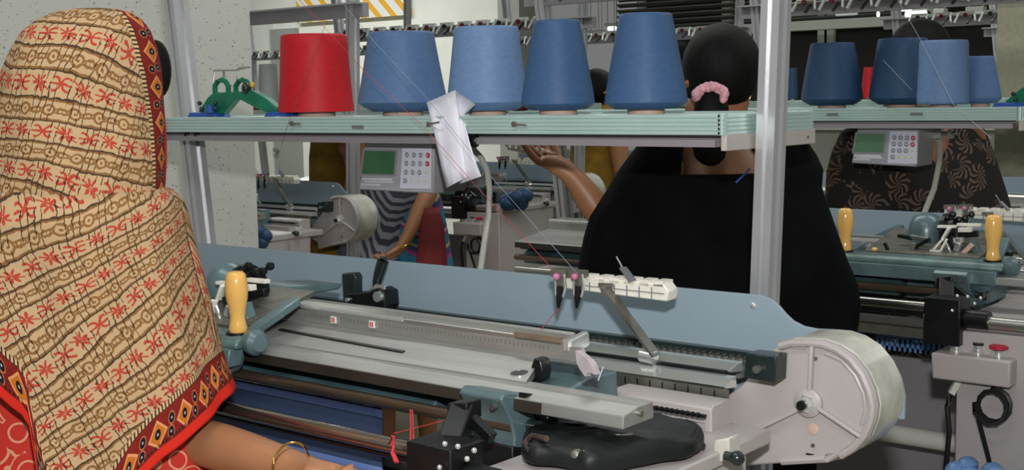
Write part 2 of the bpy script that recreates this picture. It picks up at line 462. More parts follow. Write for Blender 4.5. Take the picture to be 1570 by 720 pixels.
# far wall with a striped beam and a door
struct('wall_back', MB().box(-13.5, -6.46, 8.0, 8.2, 0, 3.4), 'white_wall', smooth=False)
struct('trim_3', MB().box(-9.08, -7.66, 7.94, 8.0, 2.17, 2.62), 'hazard', smooth=False)
struct('trim_4', MB().box(-6.62, -6.40, 7.9, 8.25, 0, 3.4), 'grey_wall', smooth=False)
d1 = struct('door_1', MB().box(-9.48, -9.12, 7.95, 8.0, 0, 2.13), 'door_grey')
MB().cyl((-9.42, 7.95, 1.0), (-9.42, 7.9, 1.0), 0.02).build('door_handle', 'steel', d1)
struct('trim_5', MB().box(-9.62, -9.48, 7.93, 8.0, 0, 2.2), 'frame_white')
struct('wall_right', MB().box(-6.4, 2.5, 9.6, 9.7, 0, 1.15), 'grey_wall')
# far dark windows with white frames
for i, (a, b_) in enumerate([(-6.4, -4.6), (-4.6, -2.9), (-2.9, -1.2), (-1.2, 0.5), (0.5, 2.3)]):
    w = bpy.data.objects.new('window_%d' % (i + 1), None); C.objects.link(w); w['kind'] = 'structure'; w.location = ((a + b_) / 2, 9.6, 1.15); CUR[0] = Vector(w.location)
    for q, (c, e) in enumerate([(a, (a + b_) / 2), ((a + b_) / 2, b_)]):
        MB().box(c + 0.05, e - 0.05, 9.60, 9.62, 1.2, 3.3).build('pane', 'dark_glass', w)
    MB().box(a, b_, 9.55, 9.64, 1.15, 1.22).build('window_sill', 'frame_white', w)
    for xx in (a, (a + b_) / 2 - .04, b_ - 0.06):
        MB().box(xx, xx + 0.08, 9.56, 9.63, 1.22, 3.3).build('mullion', 'frame_white', w)
# louvered shutter band above the middle windows
lw = MB()
for k in range(9): lw.bar((-6.35, 9.2, 2.02 + k * 0.05), (-3.6, 9.2, 2.02 + k * 0.05), 0.05, 0.012, (0, 0.5, 1))
o = struct('trim_6', lw, 'louver'); 
struct('trim_7', MB().box(-6.4, -2.6, 9.1, 9.22, 1.93, 2.0), 'frame_white')
# glowing hung tubes added in place of reflections in the far window glass
def reflection(p, L, glow):
    t = thing('tube_reflection', '', 'reflection', (p[0], p[1], p[2]), None)
    MB().box(p[0] - L / 2, p[0] + L / 2, p[1] - 0.035, p[1] + 0.035, p[2], p[2] + 0.03).build('housing', 'frame_white', t)
    MB().cyl((p[0] - L / 2 + .02, p[1], p[2] - 0.018), (p[0] + L / 2 - .02, p[1], p[2] - 0.018), 0.018, 8).build('tube', glow, t)
    for s_ in (-1, 1): MB().cyl((p[0] + s_ * L * .4, p[1], p[2] + .03), (p[0] + s_ * L * .4, p[1], 3.3), 0.005, 6).build('rod', 'frame_white', t)
    return t
reflectiondefs = [((1367, 1402, 9), 'reflection_glow', 'bright reflected tube right of the pale post, upper of the two above the hair'),
            ((1384, 1425, 18), 'reflection_glow', 'bright reflected tube right of the post, lower one above the black hair'),
            ((1434, 1450, 21), 'reflection_glow', 'short stretch of bright reflected tube left of the wide white mullion'),
            ((1341, 1352, 18), 'reflection_glow', 'sliver of bright reflected tube at the left of the pale post'),
            ((1278, 1318, 17), 'reflection_dim', 'dim reflected tube in the dark window above the white yarn clips'),
            ((1297, 1325, 6), 'reflection_dim', 'dim reflected tube at the top edge above the clips, farther one'),
            ((1483, 1510, 18), 'reflection_dim', 'dim reflected tube in the rightmost dark window, lower one'),
            ((1472, 1482, 2), 'reflection_dim', 'dim reflected tube at the top left of the rightmost dark window'),
            ((904, 925, 52), 'reflection_glow', 'bright reflected tube between the two tallest cones, upper left'),
            ((915, 945, 58), 'reflection_glow', 'bright reflected tube between the two tallest cones, lowest one'),
            ((930, 947, 41), 'reflection_glow', 'bright reflected tube between the two tallest cones, upper right')]
for (x0, x1, y), g, lb in reflectiondefs:
    YL = 7.6 + 0.16 * reflectiondefs.index(((x0, x1, y), g, lb))
    a = at(x0, y, Y=YL); b_ = at(x1, y, Y=YL)
    l = reflection(((a.x + b_.x) / 2, YL, a.z), b_.x - a.x, g); l['label'] = lb.replace('’', "'"); l['group'] = 'tube reflections in the far windows'

# ================================================================ yarn frame: two posts, shelf, cross bar with tension clips
def post_prof(cx, cy, wx, wy):
    a, b_, n, d = wx / 2, wy / 2, 0.004, 0.007
    P_ = [(-a, -b_), (-n, -b_), (-n, -b_ + d), (n, -b_ + d), (n, -b_), (a, -b_), (a, -n * 1.6), (a - d, -n * 1.6), (a - d, n * 1.6), (a, n * 1.6), (a, b_), (-a, b_)]
    return [(cx + x, cy + y) for x, y in P_]
def make_frame(name, label, full):
    t = thing(name, label, 'shelf', (-1.8, 1.9, 0))
    # posts, each leaning a little outwards at the top as in the photograph
    def post(x0, x1, cy, z0, z1, wx, wy):
        m_ = MB(); r0 = [(x, y, z0) for x, y in post_prof(x0, cy, wx, wy)]; r1 = [(x, y, z1) for x, y in post_prof(x1, cy, wx, wy)]
        m_.rings([r0, r1]); return m_.build('post', 'alu', t, smooth=False)
    post(-1.0375, -0.950, 1.855, 0.0, 2.25, 0.033, 0.041)
    post(-2.35, -2.61, 1.855, 0.0, 2.25, 0.036, 0.045)
    # shelf: ridged front board, ridged end board, back board, top plate
    rid = [(0, 0.0), (0, 0.003)]
    def ridged(z0, z1, y):
        pts = []; n = 5; h = (z1 - z0) / n
        for k in range(n):
            a = z0 + k * h; pts += [(y + 0.0018, a), (y, a + 0.001), (y, a + h - 0.0012), (y + 0.0018, a + h - 0.0006)]
        return pts
    fp = ridged(1.386, 1.4195, 1.75)
    MB().px(fp + [(1.762, 1.4195), (1.762, 1.386)], -2.62, -1.0105).build('front_board', 'shelf_green', t, smooth=False)
    MB().cyl((-1.0145, 1.7558, 1.386), (-1.0145, 1.7558, 1.4195), 0.0066, 12).build('corner_cap', 'shelf_green', t)
    ep = [(x_, z_) for x_, z_ in ridged(1.386, 1.4195, 0)]
    MB().prism([(-1.0085 - q, 1.75, z_) for q, z_ in ep] + [(-1.0205, 1.75, 1.4195), (-1.0205, 1.75, 1.386)], (0, 0.306, 0)).build('end_board', 'shelf_green', t, smooth=False)
    MB().box(-2.62, -1.0205, 2.044, 2.056, 1.386, 1.4195).build('back_board', 'shelf_green', t)
    MB().box(-2.62, -1.012, 1.762, 2.044, 1.410, 1.4165).build('shelf_board', 'shelf_top', t)
    MB().box(-2.62, -1.035, 1.765, 1.790, 1.3665, 1.3785).box(-2.62, -1.035, 1.787, 1.79, 1.3785, 1.410).build('under_rail', 'lip_grey', t)
    MB().box(-1.0165, -1.0065, 1.752, 2.060, 1.3615, 1.3865).build('end_bracket', 'bracket_beige', t, bev=0.001)
    for yy in (2.03,): MB().cyl((-1.008, yy, 1.374), (-1.0045, yy, 1.374), 0.0022, 8).build('screw', 'screw', t)
    if full:
        for px_, py_ in ((449, 189), (790, 190)):
            q = at(px_, py_, Y=1.75)
            MB().cyl(q, q + Vector((0, -0.006, 0)), 0.0048, 8).cyl(q + Vector((.002, -0.004, 0)), q + Vector((0.028, -0.004, -.001)), 0.0018, 6).build('screw', 'screw', t)
        for px_, py_ in ((549, 194.5), (437, 192)):
            q = at(px_, py_, Y=1.75)
            if px_ == 549: MB().box(q.x - 0.016, q.x + 0.016, 1.7485, 1.7505, q.z - 0.0035, q.z + 0.0035).build('slot', 'alu_dark', t)
        for px_, py_ in ((727, 216),):
            q = at(px_, py_, Y=1.77); MB().ball(q, 0.012, 0.010, 0.013).cyl(q, q + Vector((0, 0, 0.012)), 0.006).build('clip_knob', 'black_metal', t)
        for px_ in (286, 301):
            q = at(px_, 206, Y=1.768); MB().ball(q, 0.008, 0.006, 0.005).build('bolt', 'black_metal', t)
    else:
        for xx in (-1.5, -1.27):
            MB().box(xx - 0.016, xx + 0.016, 1.7485, 1.7505, 1.400, 1.406).build('slot', 'alu_dark', t)
    # overhead bar and clips
    MB().box(-2.62, -0.90, 1.84, 1.872, 1.755, 1.80).build('cross_bar', 'lip_grey', t)
    MB().box(-2.62, -0.90, 1.80, 1.872, 1.80, 1.806).build('clip_rail', 'alu', t)
    rnd = random.Random(3)
    for k in range(12):
        x = -2.45 + k * 0.115
        c = MB().box(x, x + 0.075, 1.77, 1.79, 1.806, 1.818).bar((x, 1.78, 1.812), (x - 0.012, 1.75, 1.765), 0.008, 0.008).bar((x + 0.07, 1.78, 1.812), (x + 0.085, 1.75, 1.77), 0.008, 0.008).build('tension_clip', 'frame_white', t)
        MB().cyl((x + 0.035, 1.765, 1.80), (x + 0.035, 1.755, 1.80), 0.010, 8).build('tension_disc', 'maroon' if k % 3 else 'black_metal', c)
        MB().cyl((x + 0.06, 1.77, 1.79), (x + 0.05, 1.74, 1.76), 0.006, 6).build('eyelet', 'black_metal', c)
    return t
fr = make_frame('yarn_shelf', 'pale green yarn shelf on aluminium posts in the foreground, carrying the red cone', True)
bfr = make_frame('yarn_shelf', 'pale green yarn shelf at the right, carrying the pale straight-sided cone', False)
bfr.location = Vector(bfr.location) + Vector((0, 1.42, -0.012))
frames = [((-2.50, 1.45, 0), 'yarn shelf frame beyond the red cone, behind the speckled pillar'),
          ((-2.47, 2.84, 0), 'yarn shelf frame whose pale post rises between the two darkest front cones'),
          ((0, 2.84, 0), "yarn shelf frame behind the ponytailed woman's head"),
          ((-2.47, 4.26, 0), "yarn shelf frame beyond the raised hand"),
          ((0, 4.26, 0), 'yarn shelf frame whose broad post stands left of the hidden black hair'),
          ((0, 5.68, 0), 'farthest yarn shelf frame, behind the cones at the right'),
          ((-4.94, 4.26, 0), 'yarn shelf frame far left beyond the pillar edge')]
for off, lb in frames:
    c = clone(bfr, Vector(off) - Vector((0, 1.42, -0.012)), lb)
    if off[1] < 2:                                  # this frame's overhead bar carries no clips
        for ch in [k for k in c.children if k.name.startswith('tension_clip')]:
            for g_ in list(ch.children): bpy.data.objects.remove(g_)
            bpy.data.objects.remove(ch)

# ================================================================ flat knitting machine
MO = Vector((-1.55, 1.5, 0))
def make_machine(label):
    t = thing('knitting_machine', label, 'machine', MO)
    # back sheet
    pts = [(-2.376, 0.975), (-2.376, 1.1425)]
    for q in [(1150, 451), (1170, 453.5), (1183, 459), (1194, 469), (1205, 482), (1216, 492), (1232, 500), (1252, 504), (1276, 505), (1300, 508), (1325, 517), (1350, 533), (1370, 557), (1381, 580), (1387, 606), (1386, 643)]:
        p_ = at(*q, Y=1.72); pts.append((p_.x, p_.z))
    pts += [(-0.76, 0.984), (-0.85, 0.975)]
    MB().prism([(x, 1.72, z) for x, z in pts], (0, 0.006, 0)).build('back_sheet', 'blue_sheet', t, bev=0.001, ang=25)
    for q in ((1155, 468), (288, 378)):
        p_ = at(*q, Y=1.72); MB().ball(p_, 0.0055, 0.004, 0.0055, 10, 6).build('screw', 'polished', t)
    # dark guide strip and roller chain at the foot of the sheet
    MB().box(-2.37, -0.93, 1.704, 1.72, 1.0465, 1.0570).build('guide_strip', 'black_plastic', t)
    ch = MB(); x = -2.34
    while x < -0.94: ch.cyl((x, 1.702, 1.044), (x, 1.690, 1.044), 0.0048, 6).box(x, x + 0.0085, 1.694, 1.699, 1.0425, 1.0465); x += 0.0125
    ch.build('chain', 'dull_steel', t, kind='stuff')
    MB().box(-2.36, -0.93, 1.66, 1.72, 1.026, 1.038).build('chain_bed', 'bed_steel', t)
    # yarn carrier rails
    MB().px([(1.650, 1.040), (1.618, 1.044), (1.614, 1.0475), (1.636, 1.0550), (1.650, 1.0550)], -2.34, -0.920).build('carrier_rail', 'polished', t, bev=0.001, smooth=False)
    MB().px([(1.606, 1.026), (1.576, 1.0295), (1.568, 1.0340), (1.588, 1.0425), (1.604, 1.0435)], -2.34, -0.905).build('carrier_rail', 'polished', t, bev=0.001, smooth=False)
    MB().box(-2.34, -0.925, 1.606, 1.613, 1.026, 1.0480).build('rail_gap_shade', 'black_metal', t)  # black strip filling the gap to draw its shade
    sc_ = MB().box(-2.3, -0.895, 1.560, 1.566, 1.010, 1.0315).build('scale_strip', 'dull_steel', t)
    tk = MB(); x = -2.28
    while x < -0.91: tk.box(x, x + 0.0015, 1.5585, 1.560, 1.020, 1.0300); x += 0.022
    tk.build('tick_marks', 'black_metal', sc_, kind='stuff')
    # rear housing
    MB().px([(1.50, 0.93), (1.50, 1.018), (1.508, 1.0225), (1.552, 1.0225), (1.552, 0.93)], -1.058, -0.885).build('rear_housing', 'pinkgrey', t, bev=0.002)
    ch = MB(); x = -1.04
    while x < -0.895: ch.ball((x, 1.482, 1.012), 0.0045, 0.004, 0.004, 8, 5).box(x, x + 0.012, 1.479, 1.485, 1.010, 1.014); x += 0.0085
    ch.build('drive_chain', 'black_metal', t, kind='stuff')
    MB().box(-1.05, -0.89, 1.455, 1.492, 0.93, 1.000).build('chain_guard', 'pinkgrey', t)
    # teal casting that carries the needle beds
    MB().px([(1.345, 0.985), (1.345, 1.045), (1.42, 1.058), (1.49, 1.056), (1.495, 0.985)], -1.22, -1.035).build('bed_casting', 'teal_cast', t, bev=0.004)
    MB().px([(1.305, 0.994), (1.298, 1.016), (1.312, 1.030), (1.45, 1.030), (1.45, 0.994)], -2.3, -1.22).build('bed_beam', 'teal_dark', t, bev=0.003)
    # front needle bed
    XE0, XE1 = -1.060, -1.10
    bed = MB()
    A, B = (1.300, 1.0630), (1.415, 1.0790)
    bed.add([(-2.3, A[0], A[1]), (-1.068, A[0] + 0.02, A[1] + 0.003), (-1.114, B[0], B[1]), (-2.3, B[0], B[1]),
             (-2.3, A[0], A[1] - 0.012), (-1.068, A[0] + 0.02, A[1] - 0.009), (-1.114, B[0], B[1] - 0.012), (-2.3, B[0], B[1] - 0.012)],
            [(0, 1, 2, 3), (4, 7, 6, 5), (0, 4, 5, 1), (1, 5, 6, 2), (2, 6, 7, 3), (3, 7, 4, 0)])
    nb = bed.build('needle_bed', 'bed_steel', t)
    hc = at(796, 562, Y=1.345); hr = MB(); nrm = Vector((0, -(B[1] - A[1]), B[0] - A[0])).normalized(); hc.z = A[1] + (1.345 - A[0]) * (B[1] - A[1]) / (B[0] - A[0])
    hr.lathe(hc, [(0.0, 0.0006), (0.0125, 0.0006), (0.0125, 0.0)], 24, nrm).build('bolt_hole', 'black_metal', nb)
    hr = MB(); hr.lathe(hc, [(0.0125, 0.0), (0.0125, 0.0012), (0.0138, 0.0012), (0.014, 0.0)], 24, nrm).build('hole_rim', 'polished', nb)
    # scale plate with marks, ridge rods
    sp = MB().prism([(-2.3, 1.416, 1.079), (-1.058, 1.416, 1.079), (-1.046, 1.416, 1.084), (-1.042, 1.4175, 1.094), (-1.048, 1.4185, 1.099), (-2.3, 1.4185, 1.099)], (0, 0.006, 0)).build('scale_plate', 'bed_steel', t)
    tk = MB(); x = -2.28
    while x < -1.1: tk.add([(x, 1.4153, 1.090), (x + 0.0010, 1.4153, 1.090), (x + 0.0010, 1.4160, 1.096), (x, 1.4160, 1.096)], [(0, 1, 2, 3)]); x += 0.008
    tk.build('scale_ticks', 'dull_steel', sp, kind='stuff')
    for q in (405 + 12, 511, 570):
        p_ = at(q, 478 if q < 500 else (490 if q < 550 else 497), Y=1.414)
        MB().box(p_.x - 0.006, p_.x + 0.006, 1.4135, 1.4160, p_.z - 0.0055, p_.z + 0.0055).build('size_mark', 'white_mark', sp)
        MB().box(p_.x - 0.0035, p_.x - 0.001, 1.4128, 1.4135, p_.z - 0.004, p_.z + 0.004).box(p_.x + 0.001, p_.x + 0.0035, 1.4128, 1.4135, p_.z - 0.004, p_.z + 0.004).build('digits', 'red_mark', sp)
    MB().cyl((-2.3, 1.424, 1.1035), (-1.40, 1.424, 1.1035), 0.0035, 8).build('bright_rod', 'polished', t)
    MB().px([(1.42, 1.098), (1.424, 1.1050), (1.458, 1.1070), (1.466, 1.103), (1.466, 1.093)], -2.3, -1.075).build('ridge_bar', 'steel', t, bev=0.001, smooth=False)
    MB().box(-1.17, -1.085, 1.4195, 1.426, 1.1015, 1.1095).build('slot_cover', 'slot_brown', t)
    MB().obox((-1.072, 1.44, 1.103), (0.004, 0, 0), (0, 0.024, 0.003), (0, 0, 0.0075)).obox((-1.066, 1.44, 1.100), (0.0025, 0, 0), (0, 0.02, 0.003), (0, 0, 0.009)).build('end_clip', 'polished', t)
    MB().px([(1.47, 1.10), (1.50, 1.070), (1.505, 1.075), (1.475, 1.107)], -2.3, -1.10).build('rear_needle_bed', 'bed_steel', t)
    # long dark lever groove on the bed
    ga = at(425, 514, Y=1.36); gb = at(623, 541, Y=1.36)
    slope = (B[1] - A[1]) / (B[0] - A[0]); zz = A[1] + 0.06 * slope
    MB().obox(((ga.x + gb.x) / 2, 1.36, zz + 0.0012), ((gb.x - ga.x) / 2, -0.006, -0.006 * slope), (0, 0.0035, 0.0035 * slope), (0, 0, 0.001)).build('groove_strip', 'black_metal', t)
    # front rail
    MB().px([(1.266, 1.0415), (1.268, 1.0575), (1.302, 1.0635), (1.335, 1.0635), (1.335, 1.0415)], -2.3, -0.872).build('front_rail', 'bed_steel', t, bev=0.0015, smooth=False)
    MB().px([(1.2650, 1.0415), (1.2670, 1.0565), (1.2685, 1.0565), (1.2665, 1.0415)], -2.3, -1.0).build('front_rail_reflection', 'rail_dark_reflection', t)  # dark strip painting the mirrored floor onto the rail's front
    MB().cyl((-0.872, 1.30, 1.056), (-0.866, 1.30, 1.056), 0.004, 8).build('bolt', 'dull_steel', t)
    MB().prism([(-2.3, 1.29, 1.041), (-1.05, 1.29, 1.041), (-1.05, 1.36, 1.036), (-2.3, 1.36, 1.036)], (0, 0, -0.006)).build('bed_underside', 'black_metal', t)
    # dark fitting beyond the bed end
    q = at(780, 580, Y=1.40)
    MB().prism([(-1.108, 1.37, 1.055), (-1.082, 1.37, 1.055), (-1.078, 1.37, 1.070), (-1.082, 1.37, 1.086), (-1.094, 1.37, 1.088)], (0, 0.022, 0)).build('stop_block', 'black_metal', t, bev=0.003)
    # big front bracket, profile surveyed on its outer side
    X1 = -1.046
    pr = [(776, 601), (768, 613), (776, 627), (784, 645), (789, 668), (789, 700), (789, 722), (850, 712), (862, 680), (905, 655), (950, 640), (985, 628), (975, 610), (860, 604)]
    P_ = [at(*q, X=X1) for q in pr]
    MB().prism(P_, (-0.075, 0, 0)).build('front_bracket', 'teal_cast', t, bev=0.003, ang=25)
    a0 = P_[0]; a1 = P_[-1]
    for q in ((716, 616), (730, 618), (760, 622)):
        p_ = at(*q, Y=P_[1].y + 0.004); MB().cyl(p_, p_ + Vector((0, -0.008, 0)), 0.004, 8).build('bolt', 'steel', t)
    k1 = at(812, 652, X=X1 + 0.002)
    MB().cyl(k1, k1 + Vector((0.016, 0, 0)), 0.009, 12).build('knob', 'black_plastic', t)
    MB().bar(at(813, 610, X=X1 + .012), at(836, 660, X=X1 + .012), 0.008, 0.008).bar(at(800, 612, X=X1 + .01), at(832, 615, X=X1 + .01), 0.012, 0.018).build('release_lever', 'black_metal', t)
    for q in ((838, 641), (858, 640)):
        p_ = at(*q, X=X1 + 0.001); MB().ball(p_, 0.003).build('bolt', 'steel', t)
    cc = at(700, 699, X=X1)
    bs = [at(*q, X=X1 + 0.003) for q in ((786, 684), (786, 722), (850, 722), (856, 690))]
    MB().prism(bs, (-0.12, 0, 0)).build('bracket_shoe', 'black_rubber', t, bev=0.002)
    # rods
    r1a = at(345, 574, Y=1.27); r1b = at(752, 642, Y=1.27)
    MB().cyl((-2.3, 1.27, r1a.z + .004), (-1.05, 1.27, r1b.z - .004), 0.0085, 14).build('guide_rod', 'brown_rod', t)
    MB().cyl((-2.2, 1.15, 1.000), (-1.085, 1.15, 1.002), 0.0105, 16).build('takedown_roller_and_shade', 'roller_metal', t)
    MB().cyl((-2.2, 1.165, 0.984), (-1.085, 1.165, 0.986), 0.008, 12).build('takedown_roller_and_shade', 'black_metal', t)  # black bar standing for the shadow under the shiny roller
    MB().box(-2.2, -1.02, 1.215, 1.24, 0.945, 0.960).build('lower_rail', 'steel', t)
    MB().box(-2.2, -1.02, 1.245, 1.25, 0.915, 0.94).build('lower_rail', 'dull_steel', t)
    MB().cyl((-1.09, 1.13, 0.985), (-0.86, 1.13, 0.985), 0.013, 14).build('roller_shaft', 'steel', t)
    # black roller clamp
    cl = MB()
    p0 = at(648, 672, Y=1.13); p1 = at(716, 690, Y=1.13)
    cl.box(p0.x, p1.x, 1.10, 1.16, 0.935, p0.z + 0.004)
    cl.cyl((p1.x, 1.13, 0.99), (p1.x + 0.05, 1.13, 0.99), 0.019, 16)
    cl.cyl((p0.x - 0.012, 1.14, 1.0), (p0.x, 1.14, 1.0), 0.014, 12)
    c0 = cl.build('roller_clamp', 'black_metal', t, bev=0.002)
    a = at(712, 628, Y=1.20); b_ = at(690, 690, Y=1.15)
    MB().bar(a, b_, 0.030, 0.03).bar(at(722, 640, Y=1.2), at(755, 672, Y=1.2), 0.014, 0.014).obox(a, (0.017, 0, 0.003), (0, 0.015, 0), (0, 0, 0.012)).build('clamp_arm', 'black_metal', c0, bev=0.002)
    for q in ((682, 680), (702, 684), (674, 716), (716, 703), (727, 690)):
        p_ = at(*q, Y=1.095); MB().ball(p_, 0.0035).build('bolt', 'polished', c0)
    MB().tube([at(706, 632, Y=1.185), at(702, 650, Y=1.17), at(697, 668, Y=1.16)], 0.0025, 6).build('spring', 'polished', c0)
    # end cabinet and lower front frame
    MB().box(-1.02, -0.83, 1.12, 1.50, 0.0, 0.965).build('end_cabinet', 'pinkgrey', t, bev=0.003)
    MB().box(-1.03, -0.825, 1.14, 1.56, 0.965, 0.986).build('cabinet_top', 'pinkgrey', t, bev=0.003)
    MB().box(-2.35, -2.16, 1.12, 1.50, 0.0, 0.965).build('end_cabinet', 'pinkgrey', t, bev=0.003)
    MB().box(-2.16, -0.83, 1.585, 1.60, 0.08, 0.795).build('cabinet_panel', 'cabinet_grey', t)
    MB().cyl((-2.16, 1.47, 0.63), (-1.02, 1.47, 0.63), 0.022, 16).build('foot_rail', 'tube_white', t)
    MB().cyl((-0.83, 1.35, 0.80), (-0.805, 1.35, 0.80), 0.012, 10).build('bolt', 'steel', t)
    # catch on the cabinet top: plate, block and black knob
    kb = at(1108, 685, Y=1.40)
    blk = MB()
    p_ = [at(*q, Y=1.42) for q in ((1094, 675), (1117, 671), (1119, 706), (1092, 710))]
    blk.prism(p_, (0, 0.03, 0)).build('catch_block', 'rim_plastic', t, bev=0.002)
    k1 = at(1112, 698, Y=1.40); k2 = at(1130, 702, Y=1.40)
    MB().cyl(k1, k2, 0.0065, 12).ball(k2, 0.010, 0.010, 0.010).build('catch_knob', 'black_plastic', t)
    # drum cover
    FY = 1.62
    outl = [(1052, 651), (1135, 592), (1165, 560), (1185, 536), (1197, 526), (1212, 520)]
    hub = at(1241, 616, Y=FY)
    rt_ = [at(*q, Y=FY) for q in ((1241, 520), (1262, 522), (1285, 530), (1308, 545), (1328, 570), (1340, 597), (1345, 622), (1342, 645), (1333, 668), (1315, 689), (1292, 702), (1268, 707))]
    fp = [at(*q, Y=FY) for q in outl] + rt_ + [at(*q, Y=FY) for q in ((1200, 710), (1140, 714), (1118, 716), (1117, 690), (1095, 676))]
    MB().prism(fp, (0, 0.012, 0)).build('cover_face', 'pinkgrey', t, bev=0.003, ang=25)
    inner = [p + Vector((0, 0.012, 0)) for p in fp[3:19]]
    MB().prism(inner, (0, 0.083, 0)).build('drum_rim', 'rim_plastic', t, bev=0.002, ang=30)
    def onf(x, y, d=0.0): return at(x, y, Y=FY) + Vector((0, -d, 0))
    edge = [onf(*q, 0.002) for q in ((1197, 530), (1215, 525), (1241, 525), (1262, 527), (1284, 535), (1305, 550), (1323, 573), (1334, 599), (1339, 622), (1336, 644), (1327, 665), (1310, 685), (1290, 697), (1268, 702), (1200, 706))]
    MB().tube(edge, 0.006, 8).build('raised_edge', 'pinkgrey', t)
    cv = t
    for a, b_ in (((1243, 612), (1247, 530)), ((1250, 620), (1322, 668)), ((1235, 622), (1115, 681))):
        MB().bar(onf(*a, 0.002), onf(*b_, 0.002), 0.006, 0.013, (0, 1, 0)).build('rib', 'pinkgrey', cv, bev=0.002)
    MB().tube([onf(*q, 0.0) for q in ((1265, 541), (1290, 552), (1311, 575), (1324, 603), (1327, 628), (1321, 650))], 0.0028, 6).build('panel_crease', 'pinkgrey', cv)
    MB().tube([onf(*q, 0.0) for q in ((1196, 530), (1238, 534), (1242, 545))], 0.002, 6).build('panel_crease', 'pinkgrey', cv)
    MB().lathe(hub + Vector((0, 0.0, 0)), [(0.021, 0), (0.021, 0.006), (0.014, 0.010)], 24, (0, -1, 0)).build('hub_boss', 'pinkgrey', cv)
    nt_ = MB().lathe(hub + Vector((0, -0.010, 0)), [(0.0135, 0), (0.0135, 0.004), (0.009, 0.004), (0.009, 0.012), (0.006, 0.012)], 6, (0, -1, 0)).build('hub_nut', 'polished', cv)
    MB().cyl(hub + Vector((0, -0.02, 0)), hub + Vector((0, -0.027, 0)), 0.007, 12).build('hub_bolt', 'black_metal', nt_)
    for q, r_, m_ in (((1196, 573), 0.0018, 'black_metal'), ((1251, 549), 0.0028, 'dull_steel'), ((1247, 682), 0.0028, 'dull_steel')):
        p_ = onf(*q); MB().cyl(p_, p_ + Vector((0, -0.003, 0)), r_, 8).build('screw', m_, cv)
    p_ = onf(1247, 657); MB().lathe(p_, [(0.0085, 0), (0.0085, 0.001), (0.007, 0.0016)], 20, (0, -1, 0)).build('plug', 'cardboard', cv)
    p_ = onf(1242, 696); MB().box(p_.x - 0.006, p_.x + 0.006, p_.y - 0.001, p_.y + .001, p_.z - 0.0012, p_.z + 0.0012).build('vent_slot', 'black_metal', cv)
    # black square end stop
    bb = [at(*q, Y=1.585) for q in ((1143, 541), (1190, 546), (1188, 587), (1140, 579))]
    e_ = MB().prism(bb, (0, 0.035, 0)).build('end_stop', 'black_plastic', t, bev=0.002)
    p_ = at(1163, 565, Y=1.584); MB().cyl(p_, p_ + Vector((0, -0.008, 0)), 0.0058, 10).build('bolt', 'steel', e_)
    # control box on the front of the cabinet, surveyed on the machine at the right
    O_ = Vector((0.095, 1.42, 0))
    q0 = at(1427, 540, Y=2.5) - O_; q1 = at(1548, 597, Y=2.5) - O_
    cb = MB().prism([(q0.x, 1.08, q0.z), (q0.x + 0.003, 1.08, 0.868), (q1.x, 1.08, 0.868), (q1.x, 1.08, q0.z)], (0, 0.11, 0)).build('control_box', 'pinkgrey', t, bev=0.004)
    for xx, m_, rr_, hh in ((q0.x + 0.038, 'polished', 0.014, 0.018), (q0.x + 0.082, 'polished', 0.013, 0.018), (q0.x + 0.123, 'polished', 0.015, 0.012)):
        bt = MB().lathe((xx, 1.12, q0.z), [(rr_, 0), (rr_, hh * .5), (rr_ * .8, hh * .5), (rr_ * .8, hh)], 16).build('button', m_, cb)
        if hh == 0.012: MB().lathe((xx, 1.12, q0.z + hh), [(0.010, 0), (0.019, 0.004), (0.019, 0.009), (0.012, 0.012)], 18).build('stop_button', 'key_red', cb)
        else: MB().lathe((xx, 1.12, q0.z + hh), [(0.011, 0), (0.011, 0.005)], 14).build('button_cap', 'black_plastic', cb)
    pl_ = at(1456, 594, Y=2.5) - O_
    cp = MB().bar((pl_.x + 0.006, 1.12, 0.868), (pl_.x - 0.008, 1.11, 0.835), 0.012, 0.012).build('plug', 'tube_white', cb)
    MB().tube([(pl_.x - 0.008, 1.11, 0.838), (pl_.x - 0.012, 1.10, 0.81), (pl_.x - 0.006, 1.10, 0.76), (pl_.x - 0.014, 1.11, 0.70), (pl_.x - 0.03, 1.12, 0.55), (pl_.x - 0.02, 1.12, 0.02)], 0.0055, 8).build('cable', 'black_rubber', cb)
    lc = Vector((q1.x - 0.035, 1.115, 0.835)); lp = [(lc.x, 1.115, 0.875)] + [(lc.x + 0.03 * math.sin(a), 1.11 - 0.002 * k, 0.825 + 0.032 * math.cos(a)) for k, a in enumerate([-0.3 + 0.55 * j for j in range(22)])] + [(lc.x - 0.005, 1.10, 0.7), (lc.x, 1.10, 0.5), (lc.x + .01, 1.10, 0.02)]
    MB().tube(lp, 0.005, 6).build('cable', 'black_rubber', cb)
    # yarn feeder comb held by a slanting arm
    q = [at(*p, Y=1.60) for p in ((850, 421), (1016, 434), (1025, 446), (1022, 462), (850, 440))]
    cmb = MB().prism(q, (0, 0.028, 0)).build('feeder_rack', 'cream_plastic', t, bev=0.002)
    for k in range(7):
        a_ = at(874 + k * 22.5, 424.5 + k * 1.75, Y=1.60); MB().box(a_.x - 0.0085, a_.x + 0.0085, 1.60, 1.628, a_.z - 0.004, a_.z + 0.0045).build('tooth', 'cream_plastic', cmb)
    gr = MB()
    for k in range(7):
        a_ = at(885 + k * 19, 431 + k * 1.5, Y=1.599); b2 = at(885 + k * 19, 445 + k * 2.2, Y=1.599)
        gr.bar(a_, b2, 0.001, 0.0015, (0, 1, 0))
    gr.bar(at(880, 436, Y=1.599), at(1018, 450, Y=1.599), 0.001, 0.0012, (0, 1, 0)).build('rack_seams', 'alu_dark', cmb)
    MB().bar(at(926, 437, Y=1.59), at(1006, 545, Y=1.60), 0.004, 0.021, (0, 1, 0)).build('rack_arm', 'dull_steel', t)
